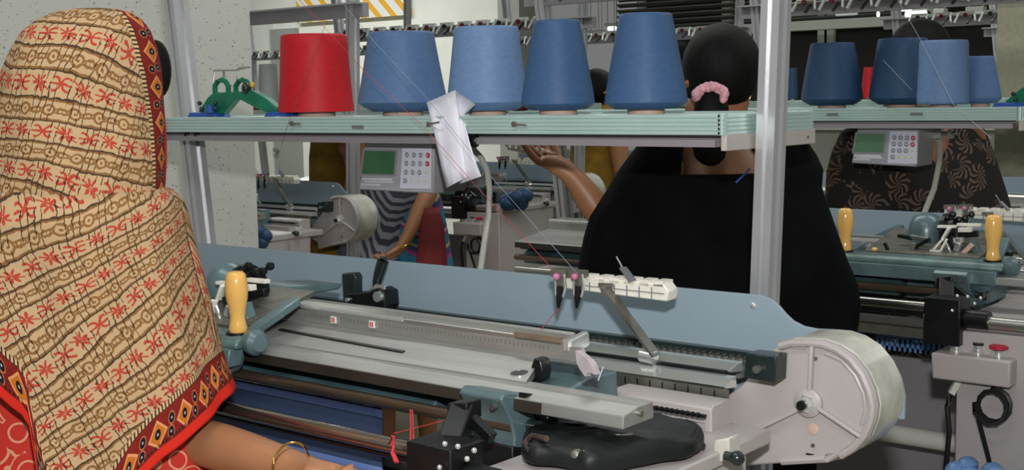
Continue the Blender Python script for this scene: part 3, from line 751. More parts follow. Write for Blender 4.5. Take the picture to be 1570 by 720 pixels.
    MB().bar(at(918, 436, Y=1.592), at(940, 437, Y=1.592), 0.006, 0.003, (0, 1, 0)).build('arm_tip', 'dull_steel', t)
    kn = at(994, 545, Y=1.60); MB().cyl(kn + Vector((-0.012, 0, 0)), kn + Vector((0.012, 0, -.002)), 0.011, 14).build('arm_knob', 'polished', t)
    # two yarn guides and a small clip on the rack
    for gx, nm in ((859, 'pink'), (887, 'dark')):
        g0 = at(gx, 420, Y=1.587); g1 = at(gx - 2, 470, Y=1.587)
        g = MB().bar(at(gx - 12, 418, Y=1.59), at(gx + 12, 419, Y=1.59), 0.01, 0.012, (0, 1, 0)).bar(g0, at(gx - 1, 450, Y=1.587), 0.008, 0.007, (0, 1, 0)).build('yarn_guide', 'dull_steel', t)
        MB().ball(at(gx - 6, 424, Y=1.58), 0.0058).build('guide_bead', 'pink_bead', g)
        MB().tube([at(gx + 6, 420, Y=1.584), at(gx + 8, 440, Y=1.584), at(gx + 4, 455, Y=1.584)], 0.0022, 6).tube([at(gx - 8, 425, Y=1.585), at(gx - 7, 450, Y=1.585), at(gx - 3, 468, Y=1.585)], 0.0015, 6).build('guide_wire', 'polished', g)
        MB().tube([at(gx, 438, Y=1.585), at(gx - 1, 455, Y=1.585), at(gx - 3, 472, Y=1.585)], [0.005, 0.006, 0.002], 8).build('guide_tip', 'black_metal', g)
    g = MB().bar(at(955, 410, Y=1.60), at(970, 430, Y=1.596), 0.004, 0.014, (0, 1, 0)).build('rack_clip', 'alu_dark', t)
    MB().tube([at(945, 393, Y=1.60), at(955, 411, Y=1.60)], 0.0012, 6).build('clip_wire', 'steel', g)
    # black lever pair
    l1 = [at(*p, Y=1.66) for p in ((523, 419), (541, 418), (545, 424), (545, 470), (527, 470))]
    lv = MB().prism(l1, (0, 0.02, 0)).build('stop_lever', 'black_plastic', t, bev=0.003)
    p_ = [at(*q, Y=1.64) for q in ((530, 450), (565, 447), (577, 441), (588, 447), (590, 470), (583, 480), (530, 474))]
    bk = MB().prism(p_, (0, 0.04, 0)).build('lever_block', 'black_metal', t, bev=0.003)
    p_ = at(582, 454, Y=1.64); MB().cyl(p_, p_ + Vector((0, -0.008, 0)), 0.010, 12).build('bolt', 'polished', bk)
    p_ = at(534, 459, Y=1.64); MB().cyl(p_, p_ + Vector((0, -0.005, 0)), 0.004, 10).build('bolt', 'polished', bk)
    MB().tube([at(576, 440, Y=1.655), at(581, 420, Y=1.655), at(587, 400, Y=1.655), at(588, 395, Y=1.655)], [0.0075, 0.0105, 0.0115, 0.008], 12).build('set_lever', 'black_plastic', t)
    MB().bar(at(569, 438, Y=1.65), at(590, 440, Y=1.65), 0.008, 0.005, (0, 1, 0)).build('lever_collar', 'polished', t)
    return t
mach = make_machine('grey-blue knitting machine in the foreground, its pinkish drum cover at lower right')
HUB = at(1241, 616, Y=1.62); HA = at(522, 337, H=HUB.z)
machs = [((HA.x - HUB.x, HA.y - HUB.y, 0), 'knitting machine with its drum cover beyond the speckled pillar, below the keypad device'),
         ((0.095, 1.42, 0), 'knitting machine at the right with a red stop button on its control box'),
         ((-2.62, 2.98, 0), "knitting machine seen below the raised hand of the woman in black"),
         ((0, 2.84, 0), 'knitting machine behind the leaf-print shawl at the right edge'),
         ((-4.87, 2.84, 0), 'knitting machine far left beyond the pillar, second row back'),
         ((-2.47, 4.26, 0), 'farther knitting machine just under the shelf, left of the mustard dress')]
for off, lb in machs: clone(mach, off, lb)
# ================================================================ carriage (straddles the needle bed)
def make_carriage(label, O_):
    # surveyed on the right-hand machine, then moved by O_ to the near one
    t = thing('knitting_carriage', label, 'carriage', Vector((-1.60, 1.29, 1.066)))
    def b(x, y, Y): return at(x, y, Y=Y) - O_
    bx, by, bz = -1.600, 1.2553, 1.090
    for s_, x in ((0, bx), (1, bx - 0.335)):
        h = MB().lathe((x, by, bz), [(0.0135, 0), (0.0150, 0.006), (0.0128, 0.014), (0.0120, 0.024), (0.0138, 0.038), (0.0172, 0.054), (0.0182, 0.066), (0.0172, 0.082), (0.0150, 0.092), (0.0105, 0.096), (0.0, 0.0965)], 28).build('handle', 'wood_handle', t, ang=60)
        MB().lathe((x, by, bz - 0.004), [(0.019, 0), (0.019, 0.004)], 18).build('handle_collar', 'black_metal', h)
    MB().px([(by - 0.030, 1.068), (by - 0.030, 1.078), (by - 0.020, 1.0865), (by + 0.025, 1.0865), (by + 0.032, 1.080), (by + 0.032, 1.068)], bx - 0.385, bx + 0.03).build('front_bar', 'teal_edge', t, bev=0.004)
    MB().lathe((bx + 0.03, by, 1.0775), [(0.019, 0), (0.021, 0.006), (0.021, 0.016), (0.014, 0.024)], 18, (1, 0, 0)).build('bar_end', 'teal_cast', t)
    MB().px([(by - 0.040, 1.040), (by - 0.034, 1.069), (by - 0.006, 1.069), (by - 0.006, 1.066), (by - 0.012, 1.040)], bx - 0.375, bx + 0.02).build('skirt', 'teal_cast', t, bev=0.002)
    MB().px([(by + 0.03, 1.082), (by + 0.20, 1.118), (by + 0.20, 1.126), (by + 0.03, 1.090)], bx - 0.30, bx - 0.04).build('cam_plate', 'dull_steel', t, bev=0.001)
    MB().lathe((bx - 0.20, by + 0.14, 1.128), [(0.040, -0.03), (0.041, 0.0), (0.038, 0.018), (0.029, 0.034), (0.012, 0.042), (0.0, 0.043)], 26).build('dome', 'teal_cast', t, ang=60)
    MB().lathe((bx - 0.155, by + 0.14, 1.125), [(0.030, 0), (0.046, 0.002), (0.046, 0.010), (0.034, 0.012), (0.034, 0.026), (0.02, 0.03)], 20, (1, 0, 0.1)).build('ratchet', 'black_metal', t, smooth=False)
    # black knobs and levers on the ratchet
    q = MB()
    for k in range(5): q.ball((bx - 0.15 + 0.012 * k, by + 0.13 + 0.006 * k, 1.163 + 0.007 * math.sin(k * 2)), 0.008, n=8, m=5)
    q.build('adjusting_knobs', 'black_metal', t)
    parts = [('cream_plastic', (1438, 347), (1466, 347), 2.80, 0.012, 0.006), ('cream_plastic', (1456, 349), (1446, 366), 2.79, 0.016, 0.006),
             ('cream_plastic', (1446, 366), (1430, 384), 2.77, 0.007, 0.005), ('cream_plastic', (1426, 384), (1442, 385), 2.77, 0.007, 0.005), ('cream_plastic', (1442, 385), (1452, 366), 2.77, 0.007, 0.005),
             ('cream_plastic', (1468, 344), (1504, 345), 2.84, 0.012, 0.007), ('cream_plastic', (1470, 352), (1490, 352), 2.82, 0.014, 0.01),
             ('black_metal', (1377, 361), (1398, 365), 2.80, 0.010, 0.008), ('steel', (1397, 362), (1424, 366), 2.80, 0.012, 0.007), ('black_metal', (1426, 366), (1392, 385), 2.78, 0.009, 0.008),
             ('polished', (1450, 372), (1458, 388), 2.77, 0.005, 0.005), ('black_metal', (1458, 362), (1464, 388), 2.79, 0.012, 0.010), ('polished', (1462, 368), (1476, 368), 2.80, 0.02, 0.012),
             ('polished', (1471, 372), (1466, 384), 2.78, 0.014, 0.010), ('cardboard', (1492, 374), (1474, 392), 2.78, 0.016, 0.010), ('teal_cast', (1492, 369), (1502, 394), 2.79, 0.02, 0.012),
             ('black_metal', (1470, 360), (1500, 358), 2.84, 0.010, 0.014), ('dull_steel', (1402, 372), (1398, 386), 2.77, 0.012, 0.008), ('black_metal', (1356, 372), (1362, 384), 2.76, 0.006, 0.007)]
    nm = {'cream_plastic': 'cam_bracket', 'black_metal': 'cam_lever', 'steel': 'slide_link', 'polished': 'thumb_screw', 'cardboard': 'brush_block', 'teal_cast': 'guide_arm', 'dull_steel': 'pin'}
    for m_, a, c, Y, w, h in parts:
        MB().bar(b(*a, Y), b(*c, Y), w, h).build(nm[m_], m_, t, bev=0.001)
    MB().ball(b(1341, 382, 2.75), 0.007, 0.007, 0.005).build('button', 'wood_handle', t)
    MB().px([(by + 0.20, 1.105), (by + 0.33, 1.105), (by + 0.34, 1.115), (by + 0.20, 1.128)], bx - 0.22, bx - 0.12).build('bridge', 'teal_cast', t, bev=0.004)
    MB().lathe((bx - 0.02, by + 0.005, 1.050), [(0.026, 0), (0.03, 0.006), (0.03, 0.02), (0.02, 0.026)], 20, (0, -1, 0)).build('side_wheel', 'teal_cast', t)
    MB().bar((bx - .34, by + 0.02, 1.078), (bx - .34, by + 0.33, 1.11), 0.02, 0.02).build('yoke', 'teal_cast', t, bev=0.003)
    MB().bar((bx + .0, by + 0.02, 1.083), (bx - .02, by + 0.14, 1.118), 0.02, 0.014).build('yoke', 'teal_cast', t, bev=0.003)
    return t
OB = Vector((0.682, 1.465, 0))
car = make_carriage('knitting machine carriage with one wooden handle in view beside the scarfed woman', OB)
clone(car, OB, 'knitting machine carriage with two upright wooden handles on the right-hand machine')
clone(car, (-2.1, 2.84, 0), "carriage on the machine beyond the raised hand's machine, far left", None)

# ================================================================ yarn cones
def cone(top, bot, m_, label, Y, zb, straight=0.0, chamfer=0.08, group='yarn cones on the foreground shelf', core=0.45):
    (xl, xr, yt), (bl, br, yb) = top, bot
    cx = (bl + br) / 2; cxt = (xl + xr) / 2
    p = at(cx, yb, Y=Y); D = (p - EYEP).dot(FW)
    k = D / F
    rb = (br - bl) / 2 * k; rt = (xr - xl) / 2 * k
    zt = at(cxt, yt, Y=Y).z; zw = p.z                         # widest level
    z0 = zb + 0.010                                             # paper tube below the yarn
    h = zt - zb
    t = thing('yarn_cone', label, 'yarn cone', (p.x, p.y, zb), group)
    prof = [(rb * (1 - chamfer * 4.2), z0 - zb), (rb * (1 - chamfer * 1.5), z0 - zb + (zw - z0) * 0.55), (rb, zw - zb), (rb * 0.995, zw - zb + 0.006)]
    n = 8
    for i in range(1, n): 
        f = i / n; e = f ** (1 + straight)
        prof.append((rb + (rt - rb) * e, zw - zb + 0.006 + (h - (zw - zb) - 0.012) * f))
    prof += [(rt, h - 0.006), (rt * 0.97, h - 0.001), (rt * 0.93, h), (rt * 0.35, h - 0.001), (0.001, h - 0.004)]
    mb = MB(); N_ = 48; uvs = []
    rs = []
    for r, z in prof:
        rs.append([Vector((p.x + r * math.cos(2 * math.pi * j / N_), p.y + r * math.sin(2 * math.pi * j / N_), zb + z)) for j in range(N_ + 1)])
        uvs += [(2 * math.pi * j / N_, z) for j in range(N_ + 1)]
    mb.rings(rs, cap=False, closed=False)
    o = mb.build('yarn', m_, t, ang=50)
    ul = o.data.uv_layers.new(name='UVMap')
    for lp in o.data.loops: ul.data[lp.index].uv = uvs[lp.vertex_index]
    MB().lathe((p.x, p.y, zb), [(rb * core, 0), (rb * core, 0.014)], 24).build('paper_tube', 'cardboard', t)
    MB().lathe((p.x, p.y, zt - 0.006), [(rt * 0.30, 0), (rt * 0.28, 0.0045)], 20).build('tube_tip', 'cardboard', t)
    return t
ZS = 1.4165
cone((433, 534, 53), (427, 543, 171), 'yarn_red', 'bright red yarn cone on the foreground shelf', 1.90, ZS, -0.3, 0.04, core=0.5)
cone((568, 669, 49), (549, 686, 157), 'yarn_blue', 'medium blue yarn cone next to the red one, flared at the foot', 1.90, ZS, -0.1, 0.08)
cone((701, 800, 41), (685, 810, 157), 'yarn_pale', 'palest blue yarn cone on the foreground shelf, behind the folded paper', 1.90, ZS, -0.1, 0.07)
cone((819, 890, 31), (799, 912, 159), 'yarn_deep', 'narrow-topped dark blue yarn cone right of the palest blue one', 1.90, ZS, 0.05, 0.06, core=0.52)
cone((949, 1031, 21), (927, 1054, 157), 'yarn_deep', "tall dark blue yarn cone touching the ponytailed woman's head", 1.90, ZS, 0.05, 0.06, core=0.45)
gB = 'yarn cones on the shelf at the right'
ZB = 1.4045
cone((1243, 1309, 66), (1229, 1322, 152), 'yarn_navy', 'dark navy yarn cone at the left end of the right-hand shelf', 3.34, ZB, 0.1, 0.07, gB)
cone((1349, 1423, 59), (1334, 1432, 150), 'yarn_navy', 'dark navy yarn cone partly hidden by a pale straight-sided one', 3.38, ZB, 0.1, 0.07, gB)
cone((1410, 1482, 62), (1407, 1484, 157), 'yarn_pale', 'pale blue almost straight-sided yarn package on the right-hand shelf', 3.25, ZB, 0, 0.02, gB)
cone((1484, 1523, 86), (1472, 1534, 151), 'yarn_blue', 'small mid-blue yarn cone right of the pale straight-sided package', 3.38, ZB, 0, 0.06, gB)
gF = 'yarn packages on farther shelves'
cone((400, 427, 98), (398, 428, 168), 'yarn_grey', 'light grey yarn package left of the red cone, on a farther shelf', 3.33, ZS, 0, 0.03, gF)
cone((1209, 1222, 104), (1207, 1223, 143), 'yarn_navy', 'small dark package just right of the tall front post', 4.74, ZS, 0, 0.03, gF)
cone((1324, 1340, 103), (1320, 1344, 150), 'yarn_red', 'small red yarn package between the two navy cones, farther back', 4.74, ZS, 0, 0.03, gF)
q = at(389, 150, Y=3.3)
single('carton', MB().box(q.x - 0.02, q.x + 0.02, 3.27, 3.33, 1.4175, 1.49), 'maroon', 'small dark red carton left of the grey package, behind the green tool', 'carton')
q = at(797, 175, Y=3.3)
single('yarn_bundle', MB().ball((q.x, 3.3, 1.4045 + 0.02), 0.05, 0.03, 0.02), 'maroon', 'dark plum yarn bundle seen between the pale and narrow dark cones', 'yarn bundle')

# ================================================================ keypad devices under the shelves
def device(corners, lcd, pan, cols, rows, Y, depth, lcdm, label, drop):
    pts = [at(*c, Y=Y) for c in corners]                     # TL TR BR BL
    t = thing('keypad_device', label, 'control device', (sum(p.x for p in pts) / 4, Y + depth / 2, min(p.z for p in pts)), 'keypad devices')
    MB().prism(pts, (0, depth, 0)).build('housing', 'device_side', t, bev=0.004)
    def pxq(x, y, d=0.0): return at(x, y, Y=Y) + Vector((0, -d, 0))
    c = sum(pts, Vector()) / 4
    fr_ = [p + (c - p) * 0.035 for p in pts]
    MB().prism([p + Vector((0, -0.002, 0)) for p in fr_], (0, 0.004, 0)).build('front_panel', 'device_grey', t, bev=0.001)
    def quad(x0, y0, x1, y1, d, th, name, m_, par):
        skew = (corners[3][0] - corners[0][0]) / max(1, corners[3][1] - corners[0][1])
        def sx(x, y): return x + skew * (y - corners[0][1]) * max(0, 1 - (x - corners[0][0]) / (corners[1][0] - corners[0][0]))
        P_ = [pxq(sx(x0, y0), y0, d), pxq(sx(x1, y0), y0 + 0.5, d), pxq(sx(x1, y1), y1 + 1, d), pxq(sx(x0, y1), y1, d)]
        return MB().prism(P_, (0, th, 0)).build(name, m_, par)
    quad(lcd[0] - 3, lcd[1] - 3, lcd[2] + 3, lcd[3] + 3, 0.003, 0.002, 'screen_bezel', 'device_side', t)
    quad(*lcd, 0.0042, 0.002, 'screen', lcdm, t)
    kp = quad(*pan, 0.003, 0.002, 'key_panel', 'key_panel', t)
    kr = (cols[1] - cols[0]) * 0.36
    for r_, y in enumerate(rows):
        for c_, x in enumerate(cols):
            dx = -(r_) * (cols[1] - cols[0]) * 0.09
            p_ = pxq(x + dx, y + c_ * 0.3, 0.003)
            D = (p_ - EYEP).dot(FW); rr = kr * D / F
            if c_ == 3 and r_ < 2: m_ = 'key_red'
            elif (c_ == 3 and r_ == 2) or (c_ > 0 and r_ == 3): m_ = 'key_yellow'; rr *= 0.4
            else: m_ = 'key_grey'
            k = MB().lathe(p_, [(rr * 1.05, 0), (rr * 1.05, 0.0012), (rr * 0.8, 0.002)], 14, (0, -1, 0)).build('key', m_, kp)
            if rr > kr * D / F * 0.9: MB().box(p_.x - rr * 0.4, p_.x + rr * 0.4, p_.y - 0.0024, p_.y - 0.0018, p_.z - rr * 0.22, p_.z + rr * 0.22).build('key_mark', 'print_grey', k)
    y0 = lcd[3] + (corners[3][1] - lcd[3]) * 0.28
    for i, (a, b_) in enumerate(((0.02, 0.93), (0.1, 0.98), (0.0, 0.6))):
        yy = y0 + i * (corners[3][1] - lcd[3]) * 0.17
        w = lcd[2] - lcd[0]
        quad(lcd[0] + w * a, yy, lcd[0] + w * b_, yy + 2.2 - i * .4, 0.0026, 0.001, 'print_line', 'print_grey', t)
    # hanging bracket up to the shelf
    mid = (pts[0] + pts[1]) / 2
    MB().box(mid.x - 0.07, mid.x + 0.07, Y + depth * 0.3, Y + depth * 0.7, mid.z - 0.01, drop).build('hanger', 'black_metal', t)
    return t
device([(560, 216), (665, 219), (664, 297), (550, 291)], (563, 231, 609, 266), (619, 227, 662, 288), (626, 636.5, 647, 658), (237, 250, 263.5, 276.5), 1.835, 0.10, 'lcd',
       'grey keypad device hanging under the foreground shelf, wrapped in clear film', 1.408)
device([(1315, 193), (1410, 196), (1405, 256), (1305, 250)], (1317, 205, 1358, 232), (1366, 201, 1407, 250), (1372, 1381.6, 1391.5, 1401), (210.5, 220.6, 230.3, 240.4), 3.25, 0.11, 'lcd_pale',
       'grey keypad device hanging under the right-hand shelf, screen pale green', 1.396)
# conduit from each device
c1 = [at(725, 228, Y=1.93), at(738, 242, Y=1.93), at(747, 262, Y=1.92), at(751, 290, Y=1.90), at(749, 330, Y=1.88), at(743, 370, Y=1.87), at(737, 412, Y=1.86), at(732, 470, Y=1.85), at(728, 560, Y=1.84)]
single('conduit', MB().tube(c1, 0.0062, 10), 'cable_grey', 'pale grey flexible conduit curving down beside the folded paper', 'cable')
c2 = [at(1436, 208, Y=3.40), at(1441, 222, Y=3.38), at(1440, 250, Y=3.33), at(1432, 290, Y=3.26), at(1419, 322, Y=3.22), at(1410, 360, Y=3.20)]
single('conduit', MB().tube(c2, 0.0075, 10), 'cable_grey', 'grey conduit running down from the right-hand keypad device', 'cable')
q = at(1438, 205, Y=3.36)
single('cable_clamp', MB().cyl(q, q + Vector((0.05, 0, 0.002)), 0.006, 10).box(q.x - 0.012, q.x + 0.012, q.y - 0.01, q.y + 0.01, q.z - 0.012, q.z + 0.03).box(q.x + .03, q.x + .04, q.y - 0.01, q.y + 0.01, q.z - 0.012, q.z + 0.012), 'steel',
       'silver cable clamp at the right end of the right-hand keypad device', 'clamp')

# ================================================================ folded paper hung on the shelf edge
def sheet(rows, name, m_, par, th=0.0006):
    mb = MB(); mb.rings(rows, cap=False, closed=False); o = mb.build(name, m_, par, ang=60)
    s_ = o.modifiers.new('s', 'SOLIDIFY'); s_.thickness = th; return o
t = thing('folded_paper', 'white folded paper hung over the foreground shelf edge by a screw', 'paper', at(700, 285, Y=1.745))
def lerp(a, b_, f): return tuple(a[i] + (b_[i] - a[i]) * f for i in range(len(a)))
rows = []
Lp = [(654, 157, 1.79), (659, 175, 1.752), (664, 195, 1.741), (670, 225, 1.742), (677, 260, 1.738), (684, 288, 1.735)]
Rp = [(698, 138, 1.795), (702, 168, 1.752), (706, 192, 1.7405), (709, 225, 1.738), (713, 255, 1.736), (716, 271, 1.732)]
for a, b_ in zip(Lp, Rp):
    rows.append([at(*lerp(a, b_, f)[:2], Y=lerp(a, b_, f)[2] + 0.004 * math.sin(f * 7 + a[1] * .03)) for f in [i / 6 for i in range(7)]])
sheet(rows, 'front_leaf', 'paper', t)
rows = []
Lp = [(697, 138, 1.797), (700, 165, 1.762), (704, 190, 1.7435), (706, 225, 1.7435), (706, 255, 1.742), (704, 282, 1.740)]
Rp = [(729, 160, 1.80), (712, 175, 1.768), (714, 195, 1.7435), (721, 222, 1.7435), (730, 250, 1.742), (738, 270, 1.740)]
for a, b_ in zip(Lp, Rp):
    rows.append([at(*lerp(a, b_, f)[:2], Y=lerp(a, b_, f)[2] + 0.002 * math.sin(f * 5 + a[1] * .05)) for f in [i / 5 for i in range(6)]])
sheet(rows, 'rear_leaf', 'paper', t)
q = at(659, 190, Y=1.735)
MB().cyl(q, q + Vector((0.026, -0.002, 0.004)), 0.0016, 6).cyl(q, q + Vector((0, -0.005, 0)), 0.0045, 8).build('screw', 'screw', t)

# ================================================================ green tool on the shelf
def make_tool(label):
    Yt = 1.84
    t = thing('yarn_winder_arm', label, 'plastic tool', at(362, 178, Y=Yt), 'green plastic arms on the shelves')
    P_ = [at(*q, Y=Yt) for q in ((303, 171), (318, 149), (326, 142), (386, 139), (408, 152), (424, 165), (423, 173), (404, 171), (388, 164), (366, 152), (359, 152), (341, 174), (322, 176))]
    MB().prism(P_, (0, 0.022, 0)).build('cross_arm', 'green_plastic', t, bev=0.003)
    for xs in ((330, 349), (362, 381)):
        a = [at(x_, y_, Y=Yt + 0.008) for x_, y_ in ((xs[0], 146), (xs[0] - 0.5, 132), (xs[0] + 4, 125), ((xs[0] + xs[1]) / 2, 122.5), (xs[1] - 3, 125), (xs[1] + 1, 132), (xs[1] + 1, 144))]
        MB().tube(a, 0.0062, 8).build('loop', 'green_plastic', t)
    for x0, x1 in ((286, 330), (404, 440)):
        a = at(x0, 176, Y=Yt - 0.01); b_ = at(x1, 176, Y=Yt - 0.01)
        f_ = MB().prism([(a.x, a.y, 1.4172), (b_.x, a.y, 1.4172), (b_.x - 0.006, a.y, 1.429), (a.x + 0.01, a.y, 1.429)], (0, 0.045, 0)).build('foot', 'blue_plastic', t, bev=0.002)
    a = at(322, 168, Y=Yt - 0.012); MB().cyl((a.x, a.y, 1.428), (a.x, a.y, 1.446), 0.012, 12, 0.007).build('socket', 'blue_plastic', t)
    for q in ((306, 158), (309, 167), (330, 158), (331, 166), (323, 167)):
        p_ = at(*q, Y=Yt - 0.012); MB().ball(p_, 0.0055).build('knob', 'black_plastic', t)
    MB().tube([at(328, 126, Y=Yt + .01), at(328, 108, Y=Yt + .01), at(362, 107.5, Y=Yt + .01), at(371, 104, Y=Yt + .01), at(382, 103, Y=Yt + .01)], [0.0022, 0.0022, 0.0022, 0.004, 0.002], 8).tube([at(343, 124, Y=Yt + .01), at(343, 109, Y=Yt + .01)], 0.0025, 8).tube([at(363, 124, Y=Yt + .01), at(363, 117, Y=Yt + .01)], 0.001, 6).build('wire_guide', 'steel', t)
    p_ = at(387, 130, Y=Yt); MB().ball(p_, 0.005, 0.006, 0.006).build('yellow_tip', 'yellow_plastic', t)
    MB().ball(at(377, 135, Y=Yt), 0.010, 0.01, 0.013).build('cap', 'black_plastic', t)
    return t
tool = make_tool('green plastic tool with two loops and blue feet, left of the red cone')
off = at(1543, 160, Y=3.26) - at(305, 172, Y=1.84); off.z = ZB - ZS
clone(tool, off, 'green plastic tool with dark knobs at the right edge of the right-hand shelf')

# ================================================================ hanging fabric, yarn ends, threads
rows = []
for i in range(26):
    f = i / 25; z = 1.0 - 0.50 * f; r_ = []
    yy = 1.29 - 0.115 * min(1, max(0, (1.0 - z) / 0.055))
    xe = at(586, 150 + (1.45 - z) / (1.83 if z > 0.96 else 1.66) * F, Y=yy).x
    for j in range(41):
        g = j / 40; x = -2.25 + (2.25 + xe) * g
        r_.append(Vector((x, yy + 0.003 * math.sin(g * 17) * f, z)))
    rows.append(r_)
mb = MB(); mb.rings(rows, cap=False, closed=False)
fab = single('knitted_fabric', mb, 'knit_stripes', 'navy and mid-blue striped knitted fabric hanging between the rollers of the foreground machine', 'fabric')
s_ = fab.modifiers.new('s', 'SOLIDIFY'); s_.thickness = 0.003
def thread(pts, r, m_, label, group=None):
    return single('yarn_thread', MB().tube(pts, r, 5), m_, label, 'thread', group)
thread([at(448, -12, Y=1.72), at(557, 107, Y=1.715), at(651, 196, Y=1.70), at(730, 285, Y=1.66), at(858, 424, Y=1.58)], 0.00045, 'red_thread', 'red thread slanting from the upper left down to the yarn guide')
thread([at(512, -12, Y=1.72), at(572, 62, Y=1.715), at(656, 152, Y=1.71), at(745, 262, Y=1.66), at(886, 420, Y=1.58)], 0.00045, 'blue_thread', 'pale blue thread slanting across the blue cones to the right yarn guide')
thread([at(520, -12, Y=1.735), at(489, 62, Y=1.735), at(440, 195, Y=1.735), at(425, 245, Y=1.735)], 0.0004, 'screw', 'faint grey thread leaning across the red cone')
thread([at(856, 472, Y=1.582), at(848, 482, Y=1.56), at(829, 506, Y=1.46)], 0.0006, 'red_thread', 'short red thread below the left yarn guide')
thread([at(1372, -8, Y=3.12), at(1408, 55, Y=3.12), at(1462, 160, Y=3.12), at(1520, 212, Y=3.12)], 0.0005, 'pale_thread', 'thin pale thread slanting over the straight-sided package at the right')
thread([at(1354, 92, Y=3.12), at(1398, 138, Y=3.12)], 0.0004, 'pale_thread', 'thin pale thread crossing the partly hidden navy cone')
mb = MB().tube([at(629, 628, Y=1.20), at(630, 660, Y=1.13), at(628, 700, Y=1.12), at(627, 745, Y=1.12)], 0.0011, 5).tube([at(632, 628, Y=1.20), at(634, 665, Y=1.13), at(634, 700, Y=1.12), at(636, 745, Y=1.12)], 0.0011, 5)
single('yarn_end', mb, 'red_thread', 'pair of red yarn ends hanging straight down right of the striped fabric', 'yarn')
mb = MB().tube([at(602, 668, Y=1.13), at(597, 680, Y=1.13), at(604, 684, Y=1.13), at(601, 694, Y=1.125), at(607, 708, Y=1.12)], 0.0022, 6).tube([at(604, 668, Y=1.13), at(602, 690, Y=1.13), at(610, 708, Y=1.12)], 0.0018, 6)
single('yarn_end', mb, 'red_thread', 'twisted red yarn end looped over the roller beside the striped fabric', 'yarn')
thread([at(604, 664, Y=1.14), at(650, 652, Y=1.2), at(690, 642, Y=1.24)], 0.0006, 'red_thread', 'fine red thread slanting from the roller towards the black clamp')

# ================================================================ black bag on the cabinet top
zb = 1.0
outline = [(801, 676), (806, 664), (830, 660), (862, 652), (895, 645), (935, 640), (978, 641), (1020, 643), (1055, 647), (1078, 661), (1076, 671), (1060, 682), (1020, 688), (975, 696), (930, 704), (898, 707), (880, 701), (845, 695), (806, 692)]
o2 = []
for q in outline: o2.append(at(*q, H=1.008))
t = thing('zip_pouch', 'crumpled black zip pouch lying below the end of the front rail', 'bag', (sum(p.x for p in o2) / len(o2), sum(p.y for p in o2) / len(o2), 0.987))
dense = []
n = len(o2)
for i in range(n):
    for k in range(4):
        p0, p1, p2, p3 = o2[i - 1], o2[i], o2[(i + 1) % n], o2[(i + 2) % n]; f = k / 4
        dense.append(0.5 * ((2 * p1) + (-p0 + p2) * f + (2 * p0 - 5 * p1 + 4 * p2 - p3) * f * f + (-p0 + 3 * p1 - 3 * p2 + p3) * f ** 3))
cen = sum(dense, Vector()) / len(dense)
rnd = random.Random(5); rr = []
for s_, z in ((0.0, 0.988), (0.6, 0.988), (0.94, 0.990), (1.0, 0.996), (1.0, 1.006), (0.975, 1.013), (0.93, 1.016), (0.915, 1.014), (0.88, 1.018), (0.55, 1.021), (0.35, 1.022), (0.15, 1.022), (0.0, 1.022)):
    r_ = []
    for j, p_ in enumerate(dense):
        q = cen + (p_ - cen) * s_; r_.append(Vector((q.x, q.y, z + (0.0022 * math.sin(j * 0.55 + s_ * 7) + 0.0012 * math.sin(j * 1.3 - s_ * 11)) * (1 if z > 1.01 else 0.2) * min(1, s_ * 2))))
    rr.append(r_)
MB().rings(rr).build('body', 'bag_black', t, ang=70)
MB().tube([p_ + Vector((0, 0, -0.016)) for p_ in dense[:40]], 0.0022, 6).build('zip', 'black_rubber', t)
a = at(942, 666, H=1.0225); b_ = at(970, 664, H=1.0225)
MB().bar(a, b_, 0.008, 0.003).build('metal_badge', 'dull_steel', t, bev=0.001)
p_ = at(886, 696, H=1.01); MB().ball(p_, 0.010, 0.01, 0.007).ball(p_ + Vector((0.012, 0.0, 0.004)), 0.005).build('zip_pull', 'dull_steel', t)
MB().tube([at(812, 690, H=1.01), at(805, 678, H=1.015), at(815, 668, H=1.02), at(838, 672, H=1.03)], 0.004, 6).build('wrist_strap', 'brown_cloth', t)
# crumpled scrap beside the bed end
P_ = [at(*q, Y=1.33) for q in ((882, 537), (893, 545), (905, 556), (912, 574), (900, 570), (897, 577), (889, 566), (884, 556))]
single('paper_scrap', MB().prism(P_, (0.004, 0.008, 0)), 'scrap', 'crumpled pinkish scrap dangling at the end of the needle bed', 'scrap')
thread([at(925, 562, Y=1.45), at(917, 583, Y=1.42)], 0.0012, 'pale_thread', 'short white thread end lying on the teal casting')

# ================================================================ tray and cloths at the right
O_ = Vector((0, 1.42, 0))
a = at(1343, 513, Y=2.85); b_ = at(1500, 533, Y=2.85)
t = thing('mesh_tray', 'blue slotted plastic tray under the right-hand machine', 'tray', (-1.1, 2.88, 0.84))
x0, x1, z0, z1 = a.x, -0.96, 0.842, 0.885
MB().box(x0, x1, 2.85, 2.856, z1 - 0.012, z1).box(x0, x1, 2.85, 2.856, z0, z0 + 0.010).build('rim', 'tray_blue', t)
x = x0; r_ = MB()
while x < x1: r_.box(x, x + 0.006, 2.85, 2.856, z0, z1 - 0.01); x += 0.0125
r_.build('ribs', 'tray_blue', t, kind='stuff')
MB().box(x0, x1, 2.856, 2.99, z0, z0 + 0.004).build('tray_base', 'tray_blue', t)
MB().box(x0, x1, 2.984, 2.99, z0, z1).build('rear_wall', 'tray_blue', t)
r_ = MB(); rnd = random.Random(2)
for k in range(60): r_.ball((x0 + 0.03 + (x1 - x0 - 0.06) * rnd.random(), 2.87 + 0.1 * rnd.random(), z0 + 0.02 + 0.05 * rnd.random()), 0.018, 0.014, 0.012, 6, 4)
so = single('yarn_scraps', r_, 'brown_cloth', 'dark brown yarn waste heaped in the blue tray', 'yarn waste', kind='stuff')
q = at(1306, 500, Y=2.80)
